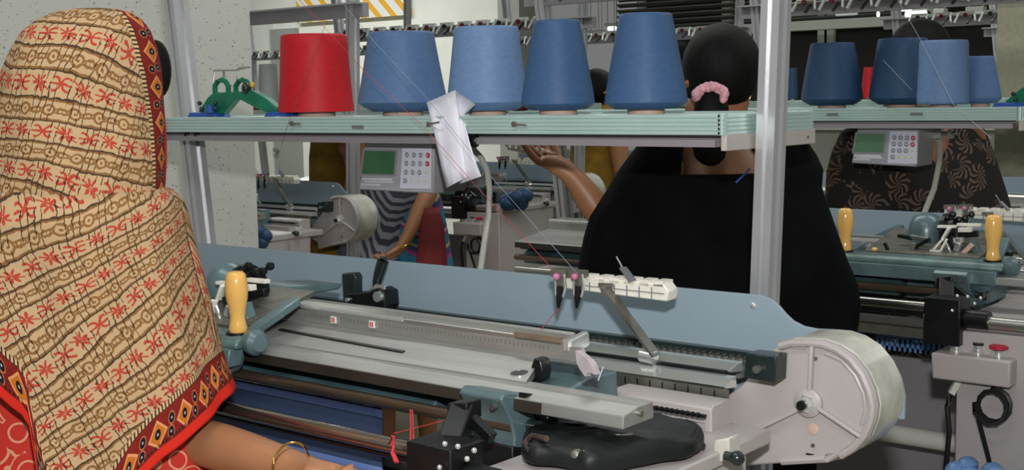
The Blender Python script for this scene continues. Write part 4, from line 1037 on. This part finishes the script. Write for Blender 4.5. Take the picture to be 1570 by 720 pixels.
single('plastic_bag', MB().ball((q.x, 2.80, q.z - 0.02), 0.032, 0.03, 0.04, 14, 8).bar((q.x - .008, 2.772, q.z - .04), (q.x - .002, 2.772, q.z + .018), 0.002, 0.003, (0, 1, 0)), 'blue_plastic', 'bright blue plastic bag bulging above the drum cover', 'bag')
q = at(1545, 712, Y=2.45)
mb = MB()
for k in range(14): mb.ball((q.x - 0.10 + 0.016 * k, 2.45 + 0.02 * math.sin(k * 2), q.z - 0.03 + 0.008 * math.sin(k * 1.7)), 0.022, 0.03, 0.02, 8, 5)
mb.box(q.x - 0.11, q.x + 0.13, 2.42, 2.50, q.z - 0.16, q.z - 0.04)
o = single('folded_cloth', mb, 'tray_blue', 'blue cloth bundle at the bottom right corner', 'cloth')
single('cloth_stool', MB().box(q.x - 0.13, q.x + 0.15, 2.40, 2.53, q.z - 0.19, q.z - 0.16).box(q.x - 0.12, q.x - 0.10, 2.41, 2.43, 0, q.z - 0.19).box(q.x + 0.12, q.x + 0.14, 2.41, 2.43, 0, q.z - 0.19).box(q.x - 0.12, q.x - 0.10, 2.50, 2.52, 0, q.z - 0.19).box(q.x + 0.12, q.x + 0.14, 2.50, 2.52, 0, q.z - 0.19), 'cabinet_grey', 'low grey stool under the blue cloth bundle at bottom right', 'stool')
# dark knitted pieces hanging at the farther machines
for px_, py_, D_, rx, lb in ((404, 362, 4.3, 0.045, 'dark navy yarn heap beside the pillar, on the machine with the far drum'),
                             (790, 308, 5.4, 0.060, 'dark navy knitted piece bunched below the raised hand')):
    p_ = at(px_, py_, D=D_); mb = MB(); rnd = random.Random(px_)
    for k in range(9): mb.ball(p_ + Vector((rnd.uniform(-1, 1) * rx * .6, rnd.uniform(-1, 1) * rx * .5, rnd.uniform(-1, 1) * rx * .5)), rx * 0.62, rx * 0.55, rx * 0.5, 10, 6)
    single('knitted_piece', mb, 'yarn_navy', lb, 'knitwear')
# ================================================================ people
class Skel:
    def __init__(s): s.p = []; s.r = []; s.e = []; s.roots = []
    def node(s, p, r, to=None):
        s.p.append(Vector(p)); s.r.append(r); i = len(s.p) - 1
        if to is None: s.roots.append(i)
        else: s.e.append((to, i))
        return i
    def chain(s, pts, to=None):
        for p, r in pts: to = s.node(p, r, to)
        return to
    def build(s, name, m_, par):
        me = bpy.data.meshes.new(name); me.from_pydata([tuple(p - CUR[0]) for p in s.p], s.e, [])
        o = bpy.data.objects.new(name, me); C.objects.link(o); o.parent = par
        me.materials.append(MATS[m_])
        md = o.modifiers.new('skin', 'SKIN'); md.use_smooth_shade = True; md.branch_smoothing = 0.3
        sk = me.skin_vertices[0].data
        for i, r in enumerate(s.r): sk[i].radius = (r, r); sk[i].use_root = i in s.roots
        q = o.modifiers.new('sub', 'SUBSURF'); q.levels = 2; q.render_levels = 2
        return o
def hand(sk, wrist, wi, d, palm, side, L=0.165, curl=0.5, r0=0.021, thumb=1):
    """wrist joint wi; d along the fingers, palm = direction the palm faces, side = towards the thumb"""
    d = d.normalized(); palm = (palm - d * palm.dot(d)).normalized(); side = palm.cross(d).normalized() * (1 if palm.cross(d).dot(side) > 0 else -1)
    c = wrist + d * L * 0.22; c2 = wrist + d * L * 0.46
    a = sk.node(c, r0, wi)
    k1 = sk.node(c2 + side * L * .10, r0 * 0.72, a); k2 = sk.node(c2 - side * L * .12, r0 * 0.68, a)
    lens = [0.44, 0.50, 0.46, 0.36]
    for i, ln in enumerate(lens):
        off = (0.20 - 0.135 * i) * L
        base = c2 + side * off
        pts = []; p_ = base - d * L * .04; dd = d
        pts.append((p_, 0.0088))
        for j, f in enumerate((0.42, 0.33, 0.25)):
            ang = curl * (0.5 + 0.5 * j) + 0.06 * i
            dd = (d * math.cos(ang) + palm * math.sin(ang)).normalized()
            p_ = p_ + dd * ln * L * f; pts.append((p_, 0.0084 - 0.0008 * j))
        root = k1 if i < 2 else k2
        sk.chain(pts, root)
    tb = c + side * L * 0.16
    sk.chain([(tb, 0.0115), (tb + (side * .7 + d * .8 + palm * .3).normalized() * L * .20, 0.0098), (tb + (side * .8 + d * 1.9 + palm * .7).normalized() * L * .38, 0.0082)], a)
def human(t, base, face, H, skin, armR, armL, hairR=0.092, hair=True, lean=Vector((0, 0, 0)), hands=(0.5, 0.5), headshift=Vector((0, 0, 0)), hd=None, shw=0.15, armr=1.0):
    face = Vector(face).normalized(); right = face.cross(Vector((0, 0, 1))).normalized(); b = Vector((base[0], base[1], 0)); up = Vector((0, 0, 1))
    sk = Skel()
    pel = sk.node(b + up * 0.53 * H, 0.115)
    w = sk.node(b + up * 0.62 * H + lean * .3, 0.105, pel); ch = sk.node(b + up * 0.72 * H + lean * .7, 0.118, w)
    uc = sk.node(b + up * 0.795 * H + lean, 0.095, ch); nk = sk.node(b + up * 0.845 * H + lean + headshift * .3, 0.050, uc)
    hc = b + up * 0.925 * H + lean + headshift
    n2 = sk.node(hc - up * 0.065 + face * 0.008, 0.050, nk)
    h1 = sk.node(hc - up * 0.02 + face * 0.012, 0.072, n2); h2 = sk.node(hc + up * 0.03, 0.078, h1); sk.node(hc + up * 0.065, 0.05, h2)
    nose = sk.chain([(hc - up * 0.012 + face * 0.074, 0.012), (hc - up * 0.028 + face * 0.094, 0.010)], h1)
    chin = sk.chain([(hc - up * 0.075 + face * 0.052, 0.026)], h1)
    for s_ in (-1, 1): sk.chain([(hc - up * 0.012 + right * s_ * 0.074 - face * 0.005, 0.012), (hc - up * 0.005 + right * s_ * 0.084 - face * 0.012, 0.013)], h1)
    for s_, arm, cu in ((1, armR, hands[0]), (-1, armL, hands[1])):
        sh = b + up * 0.80 * H + lean + right * s_ * shw
        i = sk.node(sh, 0.052 * armr, uc)
        if arm is None: arm = [b + up * 0.63 * H + right * s_ * 0.21, b + up * 0.60 * H + right * s_ * 0.16 + face * 0.22]
        el, wr = Vector(arm[0]), Vector(arm[1])
        i = sk.node((sh + el) / 2, 0.043 * armr, i); i = sk.node(el, 0.037, i); i = sk.node((el * .6 + wr * .4), 0.036, i); i = sk.node(wr, 0.024, i)
        d = arm[2] if len(arm) > 2 else (wr - el); palm = arm[3] if len(arm) > 3 else -up; sd = arm[4] if len(arm) > 4 else -right * s_
        hand(sk, wr, i, Vector(d), Vector(palm), Vector(sd), curl=cu)
    for s_ in (-1, 1):
        sk.chain([(b + up * 0.49 * H + right * s_ * .085, 0.085), (b + up * 0.27 * H + right * s_ * .09, 0.056), (b + up * 0.15 * H + right * s_ * .09 - face * .01, 0.048), (b + up * 0.045 * H + right * s_ * .09 - face * .02, 0.036), (b + up * 0.026 * H + right * s_ * .095 + face * .10, 0.030)], pel)
    body = sk.build('body', skin, t)
    for s_ in (-1, 1):
        e = hc + right * s_ * 0.031 + face * 0.073 + up * 0.004
        q = MB().ball(e, 0.0125, 0.0125, 0.009, 12, 8).build('eye', 'white_mark', t)
        MB().ball(e + face * 0.008, 0.0062, 0.0062, 0.006, 8, 6).build('iris', 'black_metal', q)
        MB().bar(e + up * 0.018 - right * .016 + face * .006, e + up * 0.018 + right * .016 + face * .006, 0.006, 0.004).build('eyebrow', 'hair', t)
    MB().ball(hc - up * 0.052 + face * 0.082, 0.018, 0.018, 0.006, 12, 6).build('mouth', 'maroon', t)
    if hair:
        mb = MB(); rs = []; cc = hc + up * 0.012 - face * 0.008
        for i in range(15):
            a = math.pi * i / 14 * 0.99 + 0.01; r_ = []
            for j in range(28):
                th = 2 * math.pi * j / 28; dv = face * math.cos(th) + right * math.sin(th)
                front = max(0, math.cos(th)); aa = min(a, math.radians(150) - front * math.radians(88))
                rr = hairR * (1 + 0.012 * math.sin(j * 3 + i * 1.3))
                r_.append(cc + dv * rr * math.sin(aa) * (0.93 if abs(math.sin(th)) > .7 else 1.0) + up * rr * 1.0 * math.cos(aa))
            rs.append(r_)
        mb.rings(rs).build('hair', 'hair', t, ang=80)
    return hc, face, right
def loft(rows, D, name, m_, par, depth=0.72, n=44, folds=(0.03, 9), shift=0.0, ytop=None, cap=False, dmax=None, seed=0, taper=None, cut=None, sub=0):
    """rows: (y, x_left, x_right) seen outline; each ring is an ellipse round the body"""
    # resample
    R_ = []
    for i in range(len(rows) - 1):
        k = max(1, int(abs(rows[i + 1][0] - rows[i][0]) / 9))
        for j in range(k): R_.append(lerp(rows[i], rows[i + 1], j / k))
    R_.append(rows[-1])
    rnd = random.Random(seed); ph = [rnd.uniform(0, 6.28) for _ in range(4)]
    k = D / F; mb = MB(); rr = []
    y0, y1 = R_[0][0], R_[-1][0]
    for (y, xl, xr) in R_:
        c = at((xl + xr) / 2, y, D=D) + FW0 * shift; hw = (xr - xl) / 2 * k
        dp = hw * depth
        if dmax: dp = min(dp, dmax)
        amp = folds[0] * min(1, (y - y0) / max(1, (y1 - y0)) * 2.2)
        ring = []
        for j in range(n):
            th = 2 * math.pi * j / n
            w = 1 + amp * (math.sin(folds[1] * th + ph[0] + y * 0.004) * .6 + math.sin((folds[1] * 2 + 3) * th + ph[1] - y * 0.006) * .3 + math.sin(3 * th + ph[2] + y * .012) * .4)
            yy = y
            p_ = c + RT0 * hw * math.cos(th) * (1 + (w - 1) * .5) - FW0 * dp * math.sin(th) * w
            ring.append(p_)
        rr.append(ring)
    if ytop:      # neckline: lower the first rows near the middle
        cx = (rows[0][1] + rows[0][2]) / 2
        for j in range(n):
            th = 2 * math.pi * j / n; q = abs(math.cos(th))
            lim = ytop(q)
            for i, (y, xl, xr) in enumerate(R_):
                if y < lim:
                    li = min(range(len(R_)), key=lambda a: abs(R_[a][0] - lim)); rr[i][j] = rr[li][j].copy()
    mb.rings(rr, cap=cap)
    o = mb.build(name, m_, par, ang=80); s_ = o.modifiers.new('s', 'SOLIDIFY'); s_.thickness = 0.003
    return o

# ---- the woman in black with the ponytail
D2 = 2.64; FK = D2 / F
b2 = at(1108, 300, D=D2)
t = thing('person', 'person seen from behind with a ponytail and pink hair tie, draped in black', 'person', (b2.x, b2.y, 0))
el = at(932, 345, D=D2 + 0.06); wr = at(876, 266, D=D2 + 0.05)
fdir = FW0
human(t, (b2.x, b2.y), fdir, 1.60, 'skin', None, [el, wr, at(826, 236, D=D2 + .05) - wr, Vector((0, 0, 1)) - FW0 * .4, RT0 * 1.0 + Vector((0, 0, .3))], hair=False, hands=(0.5, 0.28), headshift=FW0 * 0.035)
hc = at(1106, 102, D=D2)
mb = MB(); rs = []
for i in range(21):
    a = math.pi * (i + .02) / 20.05
    rs.append([hc + (RT0 * math.cos(2 * math.pi * j / 36) * 0.0815 - FW0 * math.sin(2 * math.pi * j / 36) * 0.092) * (math.sin(a) if a < 1.57 else math.sin(a) ** 0.55) * (1 + 0.006 * math.sin(j * 2.5)) * (1.0 if a < 1.6 else 1.0 - 0.12 * (a - 1.6)) + Vector((0, 0, 0.090 * math.cos(a) * (1.0 if a < 1.57 else 0.98))) for j in range(36)])
hr = mb.rings(rs).build('hair', 'hair', t, ang=80)
loft([(128, 1080, 1102), (140, 1070, 1111), (155, 1065, 1116), (175, 1063, 1118), (200, 1061, 1117), (225, 1061, 1115), (242, 1066, 1111), (250, 1075, 1104), (254, 1084, 1096)], D2 - 0.115, 'ponytail', 'hair', t, 0.75, 24, (0.03, 7), cap=True)
mb = MB(); rnd = random.Random(4)
for k in range(34):
    a = math.radians(200 - 220 * k / 33)
    q = at(1090 + 21 * math.cos(a) + rnd.uniform(-2, 2), 146 - 13 * math.sin(a) + rnd.uniform(-3, 3), D=D2 - 0.135 + rnd.uniform(-.008, .012))
    mb.ball(q, 0.0075 + 0.003 * rnd.random(), n=7, m=5)
mb.build('hair_tie', 'pink_cloth', t, ang=80)
MB().tube([at(1150, 138, D=D2 - .02), at(1151, 145, D=D2 - .02), at(1149, 152, D=D2 - .02)], 0.002, 6).build('earring', 'gold', t)
# upper back and neck, skin
loft([(150, 1052, 1150), (165, 1050, 1147), (178, 1052, 1144), (195, 1050, 1146), (210, 1042, 1150), (222, 1034, 1156), (245, 1020, 1168), (275, 1010, 1178), (300, 1005, 1180)], D2, 'nape', 'skin_dark', t, 0.66, 30, (0.0, 3), cap=True)
def ytop2(q): return 262 if q < 0.46 else (262 - (q - 0.46) / 0.07 * 50 if q < 0.53 else 205)
loft([(205, 992, 1226), (222, 976, 1240), (240, 962, 1252), (262, 946, 1262), (290, 930, 1260), (330, 905, 1273), (360, 896, 1283), (400, 888, 1297), (440, 884, 1314), (470, 884, 1318), (500, 900, 1314), (560, 915, 1305)], D2, 'drape', 'black_cloth', t, 0.50, 96, (0.035, 11), ytop=ytop2, dmax=0.20, seed=3)
# shoulder tops
mb = MB()
for s_, xs in ((0, (1030, 985)), (1, (1148, 1236))):
    a = at(xs[0], 222, D=D2); b_ = at(xs[1] + (8 if s_ == 0 else -10), 236, D=D2)
    mb.tube([a, (a + b_) / 2 + Vector((0, 0, 0.004)), b_], [0.050, 0.058, 0.052], 20)
mb.build('shoulder_cloth', 'black_cloth', t, ang=80)
loft([(290, 1040, 1170), (420, 1010, 1200), (560, 985, 1240), (760, 965, 1255), (1000, 960, 1262), (1115, 960, 1265)], D2, 'skirt', 'black_cloth', t, 0.6, 60, (0.05, 9), dmax=0.17, seed=8)
MB().tube([at(1150, 258, D=D2 - .13), at(1143, 266, D=D2 - .13), at(1128, 280, D=D2 - .13)], 0.002, 5).build('neck_edging', 'blue_plastic', t)
# strip held in her raised hand
q0 = at(778, 227, D=D2 + .05); q1 = at(832, 237, D=D2 + .05)
mb = MB().bar(q0, q1, 0.02, 0.006); 
for k in range(7): mb.ball(q0 + (q1 - q0) * (k / 6) + Vector((0, 0, 0.008)), 0.006, n=6, m=4)
single('needle_comb', mb, 'cream_plastic', 'small pale comb strip held in the raised hand of the woman in black', 'comb')

# ---- woman in leaf-printed shawl behind the right-hand shelf
D3 = 3.72; b3 = at(1406, 300, D=D3)
t = thing('person', 'person in a black shawl with a brown leaf print, behind the right-hand keypad device', 'person', (b3.x, b3.y, 0))
human(t, (b3.x, b3.y), FW0, 1.675, 'skin_dark', None, None, hairR=0.096)
loft([(150, 1372, 1448), (178, 1325, 1490), (200, 1290, 1508), (230, 1276, 1520), (262, 1268, 1530), (300, 1266, 1542), (330, 1266, 1550), (420, 1275, 1550), (560, 1300, 1530), (760, 1305, 1525), (860, 1305, 1525)], D3, 'shawl', 'leaf_print_cloth', t, 0.5, 60, (0.04, 9), dmax=0.17, seed=5)

# ---- woman with bright striped shawl beyond the keypad device
D4 = 5.0; b4 = at(612, 300, D=D4)
t = thing('person', 'person in grey-striped dress and bright striped shawl, beyond the keypad device', 'person', (b4.x, b4.y, 0))
human(t, (b4.x, b4.y), (FW0 - RT0 * .5), 1.58, 'skin', [at(655, 300, D=D4 - .16), at(622, 368, D=D4 - .20), at(603, 392, D=D4 - .2) - at(622, 368, D=D4 - .2), -RT0, Vector((0, 0, 1))], None, hairR=0.09, hands=(0.9, 0.5))
loft([(168, 585, 635), (185, 562, 652), (215, 546, 668), (260, 538, 678), (300, 536, 672), (340, 533, 650), (400, 512, 632), (430, 512, 635), (590, 520, 650)], D4, 'dress', 'grey_stripe_cloth', t, 0.85, 50, (0.04, 8), dmax=0.17, seed=1)
loft([(290, 606, 668), (300, 596, 676), (330, 590, 682), (360, 594, 688), (400, 600, 694), (440, 600, 696)], D4 - 0.06, 'shawl', 'bright_stripe_cloth', t, 0.5, 44, (0.06, 8), dmax=0.13, seed=2)
loft([(318, 650, 672), (340, 645, 680), (380, 640, 684), (420, 636, 686), (520, 632, 682), (590, 634, 680)], D4 - 0.20, 'trousers', 'maroon', t, 0.5, 36, (0.10, 6), dmax=0.07, seed=4)
q = at(617, 377, D=D4 - .20); MB().tube([q + (RT0 * math.cos(a) + FW0 * math.sin(a)) * 0.033 + Vector((0, 0, 0.012 * math.cos(a))) for a in [i * 0.5 for i in range(14)]], 0.003, 6).build('bracelet', 'gold', t)

# ---- two people in mustard farther back
for (px_, D_, lb, H_, rows, ex) in ((918, 6.1, "person in a mustard dress, dark hair seen between the two tallest cones", 1.60,
        [(158, 902, 934), (165, 888, 948), (200, 878, 960), (235, 874, 962), (270, 874, 962), (420, 870, 966), (560, 870, 966)], 0),
        (520, 5.2, "person in a mustard dress behind the slim post left of the keypad device", 1.58,
        [(158, 505, 540), (168, 488, 560), (200, 478, 570), (240, 474, 572), (300, 474, 574), (500, 470, 578), (570, 470, 578)], 0)):
    b5 = at(px_, 250, D=D_); t = thing('person', lb, 'person', (b5.x, b5.y, 0))
    human(t, (b5.x, b5.y), (FW0 * .6 + RT0), H_, 'skin', None, None, hairR=0.09)
    loft(rows, D_, 'dress', 'mustard', t, 1.0, 36, (0.04, 7), dmax=0.2, seed=px_)

# ---- the woman in the printed shawl, front left
D1 = 1.80; K1 = D1 / F
b1 = at(100, 420, D=D1 + 0.03)
t = thing('person', 'person in the left foreground wrapped in a beige printed shawl with red border', 'person', (b1.x, b1.y, 0))
el = at(280, 668, D=1.82); wr = at(482, 728, D=1.62)
fd = (RT0 * 0.45 + FW0).normalized()
right1 = fd.cross(Vector((0, 0, 1)))
hcen = at(150, 118, D=D1 + 0.04)
human(t, (b1.x, b1.y), fd, 1.60, 'skin', [el, wr, at(560, 745, D=1.5) - wr, Vector((0, 0, -1)), -right1], [b1 + fd * .05 - right1 * .24 - Vector((0, 0, .28)), b1 + fd * .2 - right1 * .18 - Vector((0, 0, .32))], hair=True, hairR=0.086, hands=(0.9, 0.5), headshift=Vector((hcen.x - b1.x, hcen.y - b1.y, 0)), shw=0.115, armr=0.8)
lk = at(241, 106, D=D1 + 0.04); MB().ball(lk, 0.0155, 0.022, 0.042, 16, 12).build('hair_lock', 'hair', t)
# forearm sleeve of skin: a smooth forearm from under the hem to the wrist belongs to the body; bracelet on it
bp = at(446, 712, D=1.605); dr = (wr - el).normalized(); s1 = dr.orthogonal().normalized(); s2 = dr.cross(s1)
MB().tube([bp + (s1 * math.cos(a) + s2 * math.sin(a)) * 0.0285 for a in [i * 2 * math.pi / 24 for i in range(25)]], 0.0016, 6).build('bracelet', 'gold', t)
def shawl_mesh(name, R_, th0, th1, n, yend, dfun, cfun, mode):
    mb = MB(); rr = []; uvs = []; ed = []; al = []
    m = len(R_)
    def prof(y):
        for i in range(len(R_) - 1):
            if R_[i][0] <= y <= R_[i + 1][0]:
                f = (y - R_[i][0]) / (R_[i + 1][0] - R_[i][0]); return lerp(R_[i], R_[i + 1], f)
        return R_[-1] if y > R_[-1][0] else R_[0]
    NR = 90
    prev = None; alongacc = [0.0] * (n + 1)
    arcs = 0.0
    for i in range(NR + 1):
        s_ = i / NR; ring = []
        for j in range(n + 1):
            th = th0 + (th1 - th0) * j / n
            tq = th + 0.30 * min(1, max(0, (1 - math.cos(th)))) if mode == 'drape' else th
            ye = yend(math.cos(tq), math.sin(tq)); y = R_[0][0] + (ye - R_[0][0]) * (s_ ** (1.6 if mode == 'hood' else 1))
            _, xl, xr = prof(y); c = at((xl + xr) / 2, y, D=D1); hw = (xr - xl) / 2 * K1; dp = dfun(y, hw)
            f = cfun(th, y, s_)
            p_ = c + RT0 * hw * math.cos(th) * (1 + f * .4) - FW0 * dp * math.sin(th) * (1 + f)
            ring.append(p_)
            a_ = (math.pi / 2 - th) * max(hw, 0.02) if mode == 'hood' else (math.pi / 2 - th) * hw
            ym = y * K1
            bl = min(1, max(0, (y - 285) / 170.0)); bl = bl * bl * (3 - 2 * bl)
            sl = (-0.24 + 0.1 * s_) if mode == 'hood' else 0.38 + 0.2 * bl
            if mode == 'drape': ym = (y - 380) * K1
            nrm = math.sqrt(1 + sl * sl)
            wv = 0.008 * math.sin(a_ * 18 + y * 0.01) + 0.006 * math.sin(y * 0.03 + a_ * 7)
            uvs.append(((a_ - sl * ym) / nrm + 2.0, (ym + sl * a_ + wv) / nrm + 2.0))
            if mode == 'hood':
                ed.append((th - th0) * max(hw, 0.105) * (0.52 + 0.12 * min(1, max(0, (y - 40) / 140.0)))); al.append(y * K1 * 1.0)
            else:
                dv = (ye - y) * K1
                ed.append(max(0.0, dv * (0.80 if math.cos(th) > 0 else 0.7) )); al.append(a_ * 1.15)
        rr.append(ring)
    mb.rings(rr, cap=False, closed=False)
    o = mb.build(name, 'shawl_print', t, ang=80)
    me = o.data; ul = me.uv_layers.new(name='UVMap')
    for lp in me.loops: ul.data[lp.index].uv = uvs[lp.vertex_index]
    a1_ = me.attributes.new('edge', 'FLOAT', 'POINT'); a2_ = me.attributes.new('along', 'FLOAT', 'POINT')
    a1_.data.foreach_set('value', ed); a2_.data.foreach_set('value', al)
    s_ = o.modifiers.new('s', 'SOLIDIFY'); s_.thickness = 0.0025; s_.offset = -1
    return o
hoodR = [(13, 128, 160), (15, 105, 182), (20, 84, 200), (30, 60, 215), (48, 38, 228), (75, 22, 237), (110, 8, 243), (160, -4, 247), (200, -10, 250), (250, -16, 251), (285, -22, 250), (318, -30, 246)]
shawl_mesh('hood', hoodR, math.radians(-17), math.radians(262), 120, lambda c, s: 300 + 12 * (1 - max(0, c)), lambda y, hw: min(hw * 0.95, 0.125),
           lambda th, y, s: 0.03 * math.sin(th * 6 + y * 0.02) * s + 0.02 * math.sin(th * 11 - y * .03) * s, 'hood')
drR = [(285, -36, 236), (296, -50, 262), (312, -62, 277), (335, -74, 284), (370, -86, 290), (420, -96, 303), (470, -102, 317), (520, -108, 331), (560, -112, 343), (600, -116, 360), (640, -120, 372), (700, -124, 385), (800, -130, 392)]
def yend1(c, s):
    pts = [(-1.0, 470), (-0.66, 530), (-0.45, 585), (-0.36, 600), (-0.30, 720), (-0.1, 765), (0.15, 748), (0.35, 700), (0.55, 665), (0.75, 640), (0.90, 621), (1.0, 603)]
    for i in range(len(pts) - 1):
        if pts[i][0] <= c <= pts[i + 1][0]:
            f = (c - pts[i][0]) / (pts[i + 1][0] - pts[i][0]); return pts[i][1] + (pts[i + 1][1] - pts[i][1]) * f
    return 603
shawl_mesh('shawl', drR, 0.0, 2 * math.pi, 150, yend1, lambda y, hw: min(hw * 0.9, 0.145 + (y - 285) * 0.00003),
           lambda th, y, s: min(1, s * 3) * (0.035 * math.sin(th * 5 + y * 0.006 + 1) + 0.025 * math.sin(th * 9 - y * 0.008) + 0.012 * math.sin(th * 17 + y * .01)), 'drape')
loft([(440, -95, 290), (560, -95, 318), (640, -100, 322), (720, -105, 320), (900, -110, 310), (1100, -115, 330), (1500, -120, 345), (1650, -120, 350)], D1, 'dress', 'swirl_cloth', t, 0.5, 60, (0.05, 8), dmax=0.105, seed=11)
